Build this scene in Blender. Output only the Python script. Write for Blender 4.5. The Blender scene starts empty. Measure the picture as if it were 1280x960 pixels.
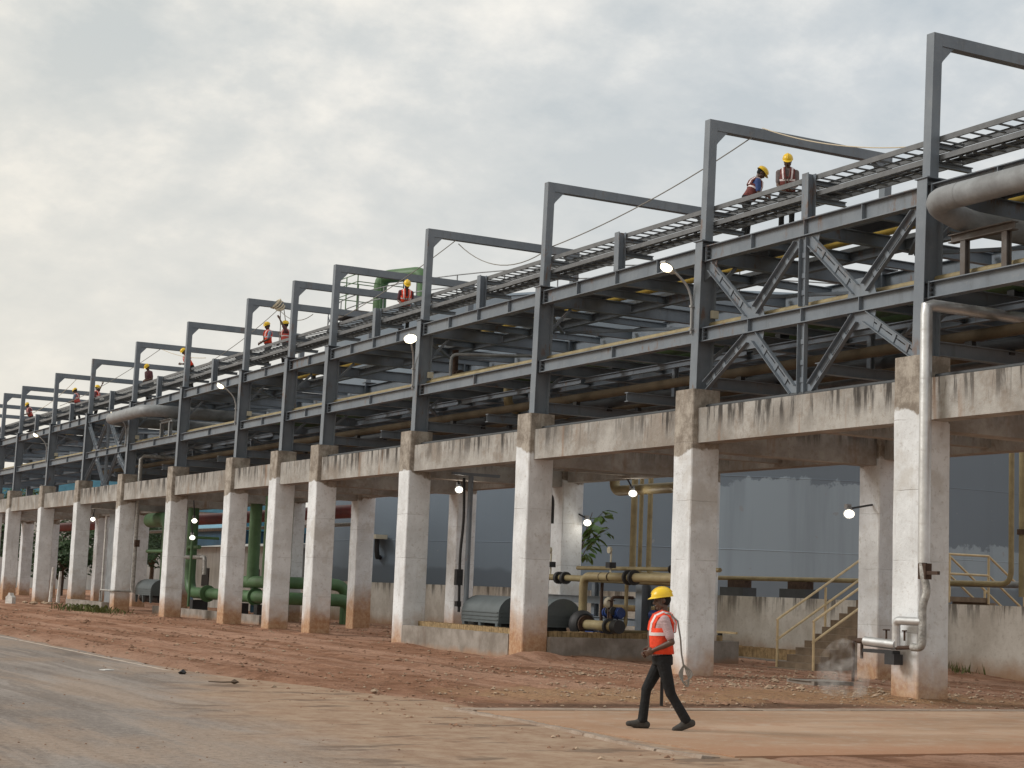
import bpy, math, random
import numpy as np
from mathutils import Vector, Matrix, noise
random.seed(7)
scene = bpy.context.scene
C = scene.collection
V = Vector
# ------------------------------------------------------------------ camera
YAW, PITCH, ROLL = math.radians(27.919), math.radians(6.835), math.radians(2.249)
fw = V((math.sin(YAW)*math.cos(PITCH), math.cos(YAW)*math.cos(PITCH), math.sin(PITCH)))
rt = V((math.cos(YAW), -math.sin(YAW), 0)); up = rt.cross(fw)
rt, up = rt*math.cos(ROLL)+up*math.sin(ROLL), up*math.cos(ROLL)-rt*math.sin(ROLL)
cam = bpy.data.cameras.new('camera'); camo = bpy.data.objects.new('camera', cam); C.objects.link(camo)
cam.sensor_fit = 'HORIZONTAL'; cam.sensor_width = 36; cam.lens = 2137.1/1280*36
cam.clip_start = 0.1; cam.clip_end = 5000
camo.matrix_world = Matrix(((rt.x, up.x, -fw.x, 0), (rt.y, up.y, -fw.y, 0), (rt.z, up.z, -fw.z, 1.7), (0, 0, 0, 1)))
scene.camera = camo
# ------------------------------------------------------------------ sky, sun, exposure
SUN_DIR = V((-0.78, 0.36, 0.56)).normalized()          # towards the sun, veiled by cloud
SUN_EL = math.asin(SUN_DIR.z); SUN_AZ = math.atan2(SUN_DIR.x, SUN_DIR.y)
w = bpy.data.worlds.new('World'); scene.world = w; w.use_nodes = True
nt = w.node_tree; nt.nodes.clear()
def wn(t, **k):
    n = nt.nodes.new(t)
    for a, b in k.items(): setattr(n, a, b)
    return n
wout = wn('ShaderNodeOutputWorld'); wbg = wn('ShaderNodeBackground'); wbg.inputs['Strength'].default_value = 0.1
sky = wn('ShaderNodeTexSky', sky_type='NISHITA', sun_disc=False, sun_elevation=SUN_EL, sun_rotation=SUN_AZ)
tc = wn('ShaderNodeTexCoord'); sep = wn('ShaderNodeSeparateXYZ'); nt.links.new(tc.outputs['Generated'], sep.inputs[0])
zc = wn('ShaderNodeMath', operation='MAXIMUM'); nt.links.new(sep.outputs['Z'], zc.inputs[0]); zc.inputs[1].default_value = 0.0
zb = wn('ShaderNodeMath', operation='ADD'); nt.links.new(zc.outputs[0], zb.inputs[0]); zb.inputs[1].default_value = 0.42
dx = wn('ShaderNodeMath', operation='DIVIDE'); dy = wn('ShaderNodeMath', operation='DIVIDE')
nt.links.new(sep.outputs['X'], dx.inputs[0]); nt.links.new(zb.outputs[0], dx.inputs[1])
nt.links.new(sep.outputs['Y'], dy.inputs[0]); nt.links.new(zb.outputs[0], dy.inputs[1])
cmb = wn('ShaderNodeCombineXYZ'); nt.links.new(dx.outputs[0], cmb.inputs[0]); nt.links.new(dy.outputs[0], cmb.inputs[1])
n1 = wn('ShaderNodeTexNoise'); n1.inputs['Scale'].default_value = 2.9; n1.inputs['Detail'].default_value = 9; n1.inputs['Roughness'].default_value = 0.6; n1.inputs['Distortion'].default_value = 0.35
n2 = wn('ShaderNodeTexNoise'); n2.inputs['Scale'].default_value = 11; n2.inputs['Detail'].default_value = 7; n2.inputs['Roughness'].default_value = 0.6
nt.links.new(cmb.outputs[0], n1.inputs['Vector']); nt.links.new(cmb.outputs[0], n2.inputs['Vector'])
mixn = wn('ShaderNodeMix', data_type='FLOAT'); mixn.inputs[0].default_value = 0.42
nt.links.new(n1.outputs['Fac'], mixn.inputs[2]); nt.links.new(n2.outputs['Fac'], mixn.inputs[3])
cr = wn('ShaderNodeValToRGB'); cr.color_ramp.elements[0].position = 0.40; cr.color_ramp.elements[1].position = 0.64
cr.color_ramp.elements[0].color = (4.65, 5.0, 5.2, 1); cr.color_ramp.elements[1].color = (7.5, 7.35, 7.0, 1)
e = cr.color_ramp.elements.new(0.5); e.color = (5.5, 5.7, 5.75, 1)
nt.links.new(mixn.outputs[0], cr.inputs[0])
# warm evening haze low in the whole sky
hz = wn('ShaderNodeMapRange'); hz.inputs['From Min'].default_value = 0.0; hz.inputs['From Max'].default_value = 0.30; hz.inputs['To Min'].default_value = 0.9; hz.inputs['To Max'].default_value = 0.0
nt.links.new(zc.outputs[0], hz.inputs['Value'])
wm = wn('ShaderNodeMix', data_type='RGBA'); nt.links.new(hz.outputs[0], wm.inputs[0]); nt.links.new(cr.outputs[0], wm.inputs[6]); wm.inputs[7].default_value = (6.9, 6.55, 5.95, 1)
# the cloud is warmer and brighter towards the hidden evening sun
sdot = wn('ShaderNodeVectorMath', operation='DOT_PRODUCT'); nt.links.new(tc.outputs['Generated'], sdot.inputs[0]); sdot.inputs[1].default_value = SUN_DIR
sg = wn('ShaderNodeMapRange'); sg.inputs['From Min'].default_value = -0.05; sg.inputs['From Max'].default_value = 0.9; nt.links.new(sdot.outputs['Value'], sg.inputs['Value'])
gl = wn('ShaderNodeMix', data_type='RGBA', blend_type='MULTIPLY'); gl.inputs[0].default_value = 1.0
gc = wn('ShaderNodeMix', data_type='RGBA'); nt.links.new(sg.outputs[0], gc.inputs[0]); gc.inputs[6].default_value = (0.95, 0.965, 0.98, 1); gc.inputs[7].default_value = (1.28, 1.16, 0.97, 1)
nt.links.new(wm.outputs[2], gl.inputs[6]); nt.links.new(gc.outputs[2], gl.inputs[7])
ns = wn('ShaderNodeMix', data_type='RGBA'); ns.inputs[0].default_value = 0.06
nt.links.new(gl.outputs[2], ns.inputs[6]); nt.links.new(sky.outputs[0], ns.inputs[7])
nt.links.new(ns.outputs[2], wbg.inputs['Color']); nt.links.new(wbg.outputs[0], wout.inputs[0])
sl = bpy.data.lights.new('sun', 'SUN'); sl.energy = 1.5; sl.angle = math.radians(22); sl.color = (1.0, 0.985, 0.965)
so = bpy.data.objects.new('sun', sl); C.objects.link(so); so.rotation_euler = SUN_DIR.to_track_quat('Z', 'Y').to_euler()
scene.view_settings.view_transform = 'Standard'; scene.view_settings.look = 'None'
scene.view_settings.exposure = 0.34; scene.view_settings.gamma = 1.0
try: scene.cycles.volume_bounces = 2; scene.cycles.max_bounces = 8; scene.cycles.diffuse_bounces = 3
except Exception: pass
scene.render.resolution_x = 1024; scene.render.resolution_y = 768

# ================================================================== helpers
class MB:
    def __init__(s): s.v = []; s.f = []; s.mi = []
    def add(s, vs, fs, m=0):
        o = len(s.v); s.v += [tuple(p) for p in vs]; s.f += [tuple(i+o for i in f) for f in fs]; s.mi += [m]*len(fs)
    def box(s, x0, x1, y0, y1, z0, z1, m=0, M=None):
        vs = [V((x, y, z)) for z in (z0, z1) for y in (y0, y1) for x in (x0, x1)]
        if M: vs = [M @ p for p in vs]
        s.add(vs, [(0, 2, 3, 1), (4, 5, 7, 6), (0, 1, 5, 4), (2, 6, 7, 3), (0, 4, 6, 2), (1, 3, 7, 5)], m)
    def bar(s, p0, p1, a, b, upv=V((0, 0, 1)), m=0):
        p0, p1 = V(p0), V(p1); d = p1-p0
        s.box(-d.length/2, d.length/2, -a/2, a/2, -b/2, b/2, m, frame(p0, p1, upv))
    def prism(s, poly, h, M, m=0):                     # poly in local xy, extruded +-h/2 along local z
        n = len(poly)
        vs = [M @ V((x, y, -h/2)) for x, y in poly]+[M @ V((x, y, h/2)) for x, y in poly]
        s.add(vs, [tuple(range(n-1, -1, -1)), tuple(range(n, 2*n))]+[(i, (i+1) % n, n+(i+1) % n, n+i) for i in range(n)], m)
    def tube(s, pts, r, seg=10, caps=True, m=0):
        pts = [V(p) for p in pts]; n = len(pts); rr = r if isinstance(r, (list, tuple)) else [r]*n
        t = (pts[1]-pts[0]).normalized(); u = t.orthogonal().normalized(); vs = []
        for i in range(n):
            tn = (pts[min(i+1, n-1)]-pts[max(i-1, 0)])
            tn = tn.normalized() if tn.length > 1e-9 else t
            u = (u-tn*u.dot(tn)); u = u.normalized() if u.length > 1e-6 else tn.orthogonal().normalized()
            b = tn.cross(u)
            for k in range(seg):
                a = 2*math.pi*k/seg; vs.append(pts[i]+(u*math.cos(a)+b*math.sin(a))*rr[i])
        fs = [(i*seg+k, i*seg+(k+1) % seg, (i+1)*seg+(k+1) % seg, (i+1)*seg+k) for i in range(n-1) for k in range(seg)]
        if caps: fs += [tuple(range(seg-1, -1, -1)), tuple((n-1)*seg+k for k in range(seg))]
        s.add(vs, fs, m)
    def lathe(s, prof, M=Matrix(), seg=16, m=0, caps=True):      # prof: (r, z)
        vs = [M @ V((r*math.cos(2*math.pi*k/seg), r*math.sin(2*math.pi*k/seg), z)) for r, z in prof for k in range(seg)]
        n = len(prof)
        fs = [(i*seg+k, i*seg+(k+1) % seg, (i+1)*seg+(k+1) % seg, (i+1)*seg+k) for i in range(n-1) for k in range(seg)]
        if caps: fs += [tuple(range(seg-1, -1, -1)), tuple((n-1)*seg+k for k in range(seg))]
        s.add(vs, fs, m)
    def mesh(s, name, smooth=False):
        me = bpy.data.meshes.new(name); me.from_pydata(s.v, [], s.f)
        if any(s.mi): me.polygons.foreach_set('material_index', s.mi)
        if smooth: me.polygons.foreach_set('use_smooth', [True]*len(s.f)); sharp(me)
        me.update(); return me
    def build(s, name, mat, parent=None, smooth=False):
        return obj(name, s.mesh(name, smooth), mat, parent)
def sharp(me, ang=40):
    try: me.set_sharp_from_angle(angle=math.radians(ang))
    except Exception: pass
def frame(p0, p1, upv=V((0, 0, 1))):
    p0, p1 = V(p0), V(p1); x = (p1-p0).normalized(); upv = V(upv)
    if abs(x.dot(upv)) > 0.999: upv = V((1, 0, 0))
    y = upv.cross(x).normalized(); z = x.cross(y); c = (p0+p1)/2
    return Matrix(((x.x, y.x, z.x, c.x), (x.y, y.y, z.y, c.y), (x.z, y.z, z.z, c.z), (0, 0, 0, 1)))
def obj(name, me, mat, parent=None, M=None):
    o = bpy.data.objects.new(name, me); C.objects.link(o)
    if mat is not None and me is not None and len(me.materials) == 0:
        for m in (mat if isinstance(mat, (list, tuple)) else [mat]): me.materials.append(m)
    if parent: o.parent = parent
    if M is not None: o.matrix_local = M
    return o
def thing(name, label, cat, loc=(0, 0, 0), rz=0, group=None):
    o = bpy.data.objects.new(name, None); C.objects.link(o); o.location = loc; o.rotation_euler = (0, 0, rz)
    o.empty_display_size = 0.2
    return tag(o, label, cat, group)
def tag(o, label, cat, group=None):
    o['label'] = label; o['category'] = cat
    if group: o['group'] = group
    return o
def struct(o): o['kind'] = 'structure'; return o
def stuff(o): o['kind'] = 'stuff'; return o
_cache = {}
def boxo(name, mat, parent, x0, x1, y0, y1, z0, z1, rx=0):
    k = ('box', round(x1-x0, 3), round(y1-y0, 3), round(z1-z0, 3), mat.name)
    if k not in _cache:
        b = MB(); a, c, d = (x1-x0)/2, (y1-y0)/2, (z1-z0)/2; b.box(-a, a, -c, c, -d, d); _cache[k] = b.mesh(name)
    M = Matrix.Translation(((x0+x1)/2, (y0+y1)/2, (z0+z1)/2))
    if rx: M = M @ Matrix.Rotation(rx, 4, 'X')
    return obj(name, _cache[k], mat, parent, M)
def baro(name, mat, parent, p0, p1, a, b, upv=(0, 0, 1)):
    L = (V(p1)-V(p0)).length; k = ('bar', round(L, 3), a, b, mat.name)
    if k not in _cache:
        m = MB(); m.box(-L/2, L/2, -a/2, a/2, -b/2, b/2); _cache[k] = m.mesh(name)
    return obj(name, _cache[k], mat, parent, frame(p0, p1, V(upv)))
def ibeam(name, mat, parent, p0, p1, h, wd, tf=0.018, tw=0.012, upv=(0, 0, 1)):
    L = (V(p1)-V(p0)).length; k = ('I', round(L, 3), h, wd, mat.name)
    if k not in _cache:
        a, c, t = wd/2, h/2, tw/2
        pr = [(-a, -c), (a, -c), (a, -c+tf), (t, -c+tf), (t, c-tf), (a, c-tf), (a, c), (-a, c), (-a, c-tf), (-t, c-tf), (-t, -c+tf), (-a, -c+tf)]
        m = MB(); m.prism(pr, L, Matrix(((0, 0, 1, 0), (1, 0, 0, 0), (0, 1, 0, 0), (0, 0, 0, 1)))); _cache[k] = m.mesh(name)
    return obj(name, _cache[k], mat, parent, frame(p0, p1, V(upv)))
def fillet(pts, R, n=6):
    pts = [V(p) for p in pts]; out = [pts[0]]
    for i in range(1, len(pts)-1):
        a, b, c = pts[i-1], pts[i], pts[i+1]; d1 = (a-b); d2 = (c-b); r = min(R, d1.length*0.48, d2.length*0.48)
        d1.normalize(); d2.normalize(); p, q = b+d1*r, b+d2*r
        for k in range(n+1):
            t = k/n; out.append(p*(1-t)**2+b*2*t*(1-t)+q*t*t)
    out.append(pts[-1]); return out
def pipe(name, mat, pts, r, parent=None, R=None, seg=14):
    b = MB(); b.tube(fillet(pts, R if R is not None else r*2.6) if len(pts) > 2 else pts, r, seg); return b.build(name, mat, parent, True)
def sag(p0, p1, s, n=14):
    p0, p1 = V(p0), V(p1); return [p0.lerp(p1, k/n)-V((0, 0, s*4*(k/n)*(1-k/n))) for k in range(n+1)]

# ================================================================== materials
def mat(name, col, rough=0.6, metal=0.0, var=0.0, vscale=3.0, bump=0.0, bscale=20.0, spec=0.4, vcol=None, stretch=None, emit=None):
    m = bpy.data.materials.new(name); m.use_nodes = True; t = m.node_tree; b = t.nodes['Principled BSDF']
    b.inputs['Base Color'].default_value = (*col, 1); b.inputs['Roughness'].default_value = rough; b.inputs['Metallic'].default_value = metal
    b.inputs['Specular IOR Level'].default_value = spec
    if emit: b.inputs['Emission Color'].default_value = (*emit[0], 1); b.inputs['Emission Strength'].default_value = emit[1]
    if var or bump:
        g = t.nodes.new('ShaderNodeNewGeometry'); src = g.outputs['Position']
        if stretch:
            mp = t.nodes.new('ShaderNodeMapping'); mp.inputs['Scale'].default_value = stretch; t.links.new(src, mp.inputs[0]); src = mp.outputs[0]
    if var:
        n = t.nodes.new('ShaderNodeTexNoise'); n.inputs['Scale'].default_value = vscale; n.inputs['Detail'].default_value = 6; n.inputs['Roughness'].default_value = 0.65
        t.links.new(src, n.inputs['Vector'])
        r = t.nodes.new('ShaderNodeValToRGB'); r.color_ramp.elements[0].position = 0.3; r.color_ramp.elements[1].position = 0.7
        vc = vcol or tuple(c*(1-var) for c in col)
        r.color_ramp.elements[0].color = (*vc, 1); r.color_ramp.elements[1].color = (*(min(1, c*(1+var*0.5)) for c in col), 1)
        t.links.new(n.outputs['Fac'], r.inputs[0]); t.links.new(r.outputs[0], b.inputs['Base Color'])
    if bump:
        n = t.nodes.new('ShaderNodeTexNoise'); n.inputs['Scale'].default_value = bscale; n.inputs['Detail'].default_value = 5
        t.links.new(src, n.inputs['Vector'])
        bp = t.nodes.new('ShaderNodeBump'); bp.inputs['Strength'].default_value = bump; bp.inputs['Distance'].default_value = 0.02
        t.links.new(n.outputs['Fac'], bp.inputs['Height']); t.links.new(bp.outputs[0], b.inputs['Normal'])
    return m
class NT:                                             # small node-graph helper on world position
    def __init__(s, name, rough=0.85, spec=0.25):
        s.m = bpy.data.materials.new(name); s.m.use_nodes = True; s.t = s.m.node_tree; s.b = s.t.nodes['Principled BSDF']
        s.b.inputs['Roughness'].default_value = rough; s.b.inputs['Specular IOR Level'].default_value = spec
        s.pos = s.t.nodes.new('ShaderNodeNewGeometry').outputs['Position']
        sp = s.t.nodes.new('ShaderNodeSeparateXYZ'); s.t.links.new(s.pos, sp.inputs[0]); s.x, s.y, s.z = sp.outputs
    def link(s, v, i):
        if hasattr(v, 'is_output'): s.t.links.new(v, i)
        else: i.default_value = v
    def noise(s, scale, detail=5, rough=0.6, sc=None, off=None, dist=0.0):
        n = s.t.nodes.new('ShaderNodeTexNoise'); n.inputs['Scale'].default_value = scale; n.inputs['Detail'].default_value = detail; n.inputs['Roughness'].default_value = rough
        n.inputs['Distortion'].default_value = dist
        src = s.pos
        if sc or off:
            mp = s.t.nodes.new('ShaderNodeMapping'); mp.inputs['Scale'].default_value = sc or (1, 1, 1); mp.inputs['Location'].default_value = off or (0, 0, 0)
            s.t.links.new(src, mp.inputs[0]); src = mp.outputs[0]
        s.t.links.new(src, n.inputs['Vector']); return n.outputs['Fac']
    def op(s, o, a, b=0.0, c=None):
        n = s.t.nodes.new('ShaderNodeMath'); n.operation = o; s.link(a, n.inputs[0]); s.link(b, n.inputs[1])
        if c is not None: s.link(c, n.inputs[2])
        return n.outputs[0]
    def rng(s, v, a, b, c=0.0, d=1.0):
        n = s.t.nodes.new('ShaderNodeMapRange'); n.interpolation_type = 'SMOOTHSTEP'; s.link(v, n.inputs['Value'])
        for k, q in zip(('From Min', 'From Max', 'To Min', 'To Max'), (a, b, c, d)): n.inputs[k].default_value = q
        return n.outputs[0]
    def mix(s, f, a, b):
        n = s.t.nodes.new('ShaderNodeMix'); n.data_type = 'RGBA'; s.link(f, n.inputs[0])
        for i, q in ((6, a), (7, b)):
            if isinstance(q, tuple): n.inputs[i].default_value = (*q, 1)
            else: s.t.links.new(q, n.inputs[i])
        return n.outputs[2]
    def out(s, col, h=None, strength=0.5, dist=0.02, rough=None):
        s.t.links.new(col, s.b.inputs['Base Color'])
        if h is not None:
            bp = s.t.nodes.new('ShaderNodeBump'); bp.inputs['Strength'].default_value = strength; bp.inputs['Distance'].default_value = dist
            s.t.links.new(h, bp.inputs['Height']); s.t.links.new(bp.outputs[0], s.b.inputs['Normal'])
        if rough is not None: s.t.links.new(rough, s.b.inputs['Roughness'])
        return s.m
M = {}
def m_steel():
    n = NT('grey_steel_paint', 0.5, 0.4)
    col = n.mix(n.rng(n.noise(1.1, 5, 0.65), 0.32, 0.68), (0.142, 0.167, 0.198), (0.188, 0.215, 0.245))
    col = n.mix(n.rng(n.noise(4.5, 4, 0.7, (1, 1, 0.15)), 0.54, 0.70, 0, 0.45), col, (0.105, 0.118, 0.132))
    col = n.mix(n.rng(n.noise(7, 5, 0.75, off=(3, 3, 3)), 0.58, 0.68, 0, 0.45), col, (0.235, 0.245, 0.25))
    rust = n.op('MULTIPLY', n.rng(n.noise(0.8, 4, 0.6, off=(9, 1, 4)), 0.54, 0.66), n.rng(n.noise(6, 5, 0.75, (1, 1, 0.3)), 0.50, 0.62))
    col = n.mix(n.op('MULTIPLY', rust, 0.75), col, (0.155, 0.085, 0.05))
    return n.out(col, n.noise(22, 4, 0.6), 0.15, 0.01)
M['steel'] = None
M['dark_grey'] = mat('dark_grey_sheet', (0.055, 0.06, 0.066), 0.6, 0, 0.3, 2)  # mottled dark grey of the deck plates, duct covers, conduit and pedestals
M['steel_dirty'] = mat('weathered_steel_paint', (0.115, 0.112, 0.110), 0.7, 0.0, 0.45, 3, 0.2, 30, vcol=(0.085, 0.064, 0.052))
M['galv'] = mat('galvanised_tray', (0.145, 0.152, 0.16), 0.55, 0.0, 0.3, 4)
M['bolt'] = mat('dark_bolt', (0.02, 0.02, 0.022), 0.6)
M['olive'] = mat('olive_yellow_pipe', (0.285, 0.235, 0.125), 0.5, 0, 0.3, 2.5, 0.1, 20, vcol=(0.19, 0.145, 0.075))
M['yellow_pipe'] = mat('yellow_pipe', (0.62, 0.43, 0.09), 0.45, 0, 0.3, 2)
M['brown_pipe'] = mat('dusty_brown_pipe', (0.098, 0.072, 0.042), 0.7, 0, 0.4, 2)
M['green_pipe'] = mat('green_pipe', (0.085, 0.17, 0.075), 0.5, 0, 0.3, 1.5)
M['green_dark'] = mat('deep_green_pipe', (0.06, 0.10, 0.042), 0.6, 0, 0.3, 1.5)
M['red_pipe'] = mat('maroon_pipe', (0.19, 0.03, 0.03), 0.5, 0, 0.3, 1.5)
M['grey_pipe'] = mat('grey_painted_pipe', (0.235, 0.25, 0.262), 0.5, 0, 0.4, 2.2, 0.3, 8, vcol=(0.165, 0.17, 0.175))
M['silver'] = mat('aluminium_cladding', (0.62, 0.63, 0.64), 0.38, 0.75, 0.22, 3, 0.25, 9)
M['silver_dull'] = mat('wrapped_insulation', (0.40, 0.39, 0.37), 0.6, 0.4, 0.5, 9, 0.9, 25)
M['rust'] = mat('rusty_iron', (0.075, 0.045, 0.032), 0.85, 0.1, 0.5, 9, 0.4, 40)
M['rail'] = mat('cream_yellow_handrail', (0.66, 0.52, 0.31), 0.5, 0, 0.25, 5)
M['cream'] = mat('cream_box', (0.52, 0.48, 0.37), 0.5)
M['blue'] = mat('blue_motor', (0.02, 0.045, 0.16), 0.4, 0, 0.3, 6)
M['hood'] = mat('grey_motor_hood', (0.115, 0.135, 0.142), 0.45, 0, 0.15, 3)
M['dark'] = mat('dark_iron', (0.03, 0.03, 0.032), 0.6, 0, 0.3, 8)
M['rope'] = mat('grey_rope', (0.25, 0.24, 0.22), 0.9)
M['rope_pale'] = mat('pale_rope', (0.55, 0.48, 0.36), 0.9)
M['lamp_on'] = mat('lit_lamp', (1, 1, 1), 0.5, emit=((1.0, 0.86, 0.58), 3.2))
M['lamp_cool'] = mat('lit_lamp_cool', (1, 1, 1), 0.5, emit=((1.0, 0.93, 0.78), 5))
M['lamp_body'] = mat('lamp_housing', (0.3, 0.3, 0.3), 0.5, 0.2)
M['brick'] = mat('tan_brick', (0.36, 0.25, 0.13), 0.9, 0, 0.5, 7, 0.4, 40)
M['teal_roof'] = mat('blue_sheet_roof', (0.10, 0.30, 0.42), 0.5, 0, 0.3, 1)
M['blue_sheet'] = mat('blue_sheet_wall', (0.03, 0.10, 0.17), 0.5, 0, 0.3, 1)
M['white_wall'] = mat('white_washed_wall', (0.55, 0.54, 0.51), 0.9, 0, 0.3, 0.8, stretch=(3, 3, 0.5))
M['white_post'] = mat('white_marker_post', (0.7, 0.69, 0.66), 0.8, 0, 0.3, 6)
M['bark'] = mat('bark', (0.12, 0.085, 0.06), 0.95, 0, 0.4, 6, 0.6, 15)
M['leaf'] = mat('dark_foliage', (0.045, 0.085, 0.028), 0.6, 0, 0.65, 0.9, spec=0.3)
M['leaf_big'] = mat('broad_leaf', (0.12, 0.22, 0.05), 0.5, 0, 0.5, 4, spec=0.4)
M['weed'] = mat('weed_leaf', (0.12, 0.14, 0.04), 0.7, 0, 0.5, 5)
M['stone'] = mat('earth_clod', (0.31, 0.18, 0.115), 0.95, 0, 0.55, 12, 0.5, 60)
M['stone_pale'] = mat('pale_stone', (0.42, 0.31, 0.22), 0.95, 0, 0.4, 12)
# people
M['skin'] = mat('dark_skin', (0.10, 0.055, 0.038), 0.42, 0, 0.2, 20, spec=0.45)
M['eye'] = mat('eye', (0.02, 0.015, 0.012), 0.25)
M['tshirt'] = mat('pale_striped_shirt', (0.50, 0.36, 0.37), 0.9, 0, 0.45, 30, 0.8, 3, stretch=(1, 1, 9))
M['tshirt_b'] = mat('grey_shirt', (0.16, 0.13, 0.13), 0.9, 0, 0.2, 20)
M['tshirt_c'] = mat('blue_shirt', (0.05, 0.09, 0.24), 0.9, 0, 0.2, 20)
M['tshirt_d'] = mat('maroon_shirt', (0.12, 0.05, 0.06), 0.9, 0, 0.2, 20)
M['tshirt_e'] = mat('pale_blue_shirt', (0.22, 0.30, 0.40), 0.9, 0, 0.2, 20)
M['trouser'] = mat('black_trousers', (0.010, 0.010, 0.011), 0.85, 0, 0.5, 14, 1.0, 12)
M['shoe'] = mat('worn_grey_boots', (0.055, 0.05, 0.045), 0.8, 0, 0.4, 25)
M['vest'] = mat('orange_vest', (0.82, 0.065, 0.02), 0.75, 0, 0.35, 9, 1.0, 14)
M['vest_pink'] = mat('faded_red_vest', (0.50, 0.085, 0.07), 0.8, 0, 0.25, 12)
M['vest_dark'] = mat('dusty_dark_vest', (0.17, 0.045, 0.04), 0.85, 0, 0.4, 12, 0.6, 14)
M['band'] = mat('reflective_band', (0.75, 0.66, 0.66), 0.5, 0, 0.2, 15)
M['helmet'] = mat('yellow_helmet', (0.80, 0.52, 0.015), 0.32, 0, 0.08, 6, spec=0.5)
M['strap'] = mat('harness_webbing', (0.13, 0.10, 0.085), 0.9)
M['hair'] = mat('black_hair', (0.01, 0.009, 0.009), 0.9)

def m_column():
    n = NT('whitewashed_concrete', 0.88)
    a = n.noise(1.3, 6, 0.65); b = n.noise(9, 6, 0.7); st = n.noise(5, 4, 0.6, (1, 1, 0.16))
    white = n.mix(n.rng(a, 0.34, 0.66), (0.62, 0.635, 0.645), (0.77, 0.795, 0.815))
    white = n.mix(n.rng(b, 0.54, 0.68, 0, 0.55), white, (0.44, 0.42, 0.40))
    white = n.mix(n.rng(n.noise(0.8, 5, 0.7, off=(5, 2, 1)), 0.52, 0.66, 0, 0.55), white, (0.50, 0.475, 0.44))
    white = n.mix(n.rng(st, 0.55, 0.75, 0, 0.35), white, (0.42, 0.40, 0.385))
    raw = n.mix(n.rng(n.noise(3.2, 6, 0.75), 0.35, 0.66), (0.21, 0.18, 0.15), (0.42, 0.38, 0.33))
    raw = n.mix(n.rng(st, 0.5, 0.68, 0, 0.55), raw, (0.20, 0.16, 0.125))
    zz = n.op('ADD', n.z, n.op('MULTIPLY', n.op('SUBTRACT', n.noise(2.6, 4), 0.5), 0.35))
    zz = n.op('ADD', zz, n.op('MULTIPLY', n.op('SUBTRACT', n.noise(0.31, 1, off=(4, 0, 0)), 0.5), 1.6))
    col = n.mix(n.rng(zz, 4.88, 4.93), white, raw)
    zs = n.op('ADD', n.z, n.op('MULTIPLY', n.op('SUBTRACT', n.noise(1.7, 5), 0.5), 1.3))
    zs = n.op('ADD', zs, n.op('MULTIPLY', n.op('SUBTRACT', n.noise(0.14, 2, 0.5, (1, 1, 0), (3, 0, 0)), 0.5), 2.6))
    col = n.mix(n.rng(zs, 0.2, 1.35, 0.95, 0.0), col, n.mix(n.rng(b, 0.35, 0.7), (0.36, 0.18, 0.085), (0.50, 0.33, 0.20)))
    pp = n.op('PINGPONG', n.op('ADD', n.z, n.op('MULTIPLY', n.noise(3, 2), 0.05)), 0.62)     # lift joints of the shuttering
    jl = n.op('MULTIPLY', n.rng(pp, 0.0, 0.014, 1, 0), n.rng(n.noise(1.1, 3), 0.42, 0.6))
    col = n.mix(n.op('MULTIPLY', jl, 0.45), col, (0.27, 0.25, 0.235))
    col = n.mix(n.rng(n.noise(28, 2), 0.70, 0.76, 0, 0.7), col, (0.16, 0.145, 0.13))
    h = n.op('ADD', n.noise(14, 6, 0.7), n.op('MULTIPLY', jl, -0.6))
    return n.out(col, h, 0.6, 0.02)
def m_beam():
    n = NT('streaked_concrete', 0.9)
    a = n.noise(1.0, 6, 0.65); b = n.noise(7, 6, 0.7)
    col = n.mix(n.rng(a, 0.32, 0.68), (0.25, 0.232, 0.21), (0.43, 0.415, 0.39))
    col = n.mix(n.rng(b, 0.52, 0.68, 0, 0.55), col, (0.26, 0.22, 0.18))
    col = n.mix(n.rng(n.noise(0.55, 5, 0.75, off=(2, 4, 0)), 0.50, 0.62, 0, 0.6), col, (0.24, 0.20, 0.165))
    st = n.noise(3.0, 6, 0.78, (1, 1, 0.07)); top = n.rng(n.op('ADD', n.z, n.op('MULTIPLY', n.noise(1.4, 3, sc=(1, 1, 0.2)), 0.6)), 5.30, 5.85)
    col = n.mix(n.op('MULTIPLY', n.op('MULTIPLY', n.rng(st, 0.47, 0.57), top), n.rng(n.noise(0.16, 2, 0.5, (1, 1, 0)), 0.38, 0.54, 0.45, 0.97)), col, (0.055, 0.05, 0.046))
    st2 = n.noise(2.2, 4, 0.6, (1, 1, 0.12), (9, 3, 0))
    col = n.mix(n.rng(st2, 0.58, 0.72, 0, 0.55), col, (0.25, 0.15, 0.09))
    col = n.mix(n.rng(n.noise(30, 2), 0.70, 0.76, 0, 0.6), col, (0.12, 0.105, 0.09))
    return n.out(col, n.noise(12, 6, 0.7), 0.65, 0.02)
def m_wall():
    n = NT('stained_bund_wall', 0.9)
    a = n.noise(0.9, 6, 0.65); b = n.noise(8, 5, 0.7); st = n.noise(3.2, 5, 0.7, (1, 1, 0.12))
    col = n.mix(n.rng(a, 0.32, 0.68), (0.52, 0.49, 0.445), (0.70, 0.68, 0.64))
    col = n.mix(n.rng(b, 0.5, 0.72, 0, 0.4), col, (0.33, 0.29, 0.25))
    top = n.rng(n.op('ADD', n.z, n.op('MULTIPLY', n.noise(2.5, 3, sc=(1, 1, 0.2)), 0.9)), 1.55, 2.25)
    col = n.mix(n.op('MULTIPLY', n.op('MULTIPLY', n.rng(st, 0.46, 0.6), top), 0.8), col, (0.10, 0.09, 0.08))
    zs = n.op('ADD', n.z, n.op('MULTIPLY', n.noise(1.2, 4), 0.7))
    col = n.mix(n.rng(zs, 0.3, 0.95, 0.85, 0), col, (0.36, 0.20, 0.10))
    return n.out(col, n.noise(13, 6, 0.7), 0.5, 0.02)
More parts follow.
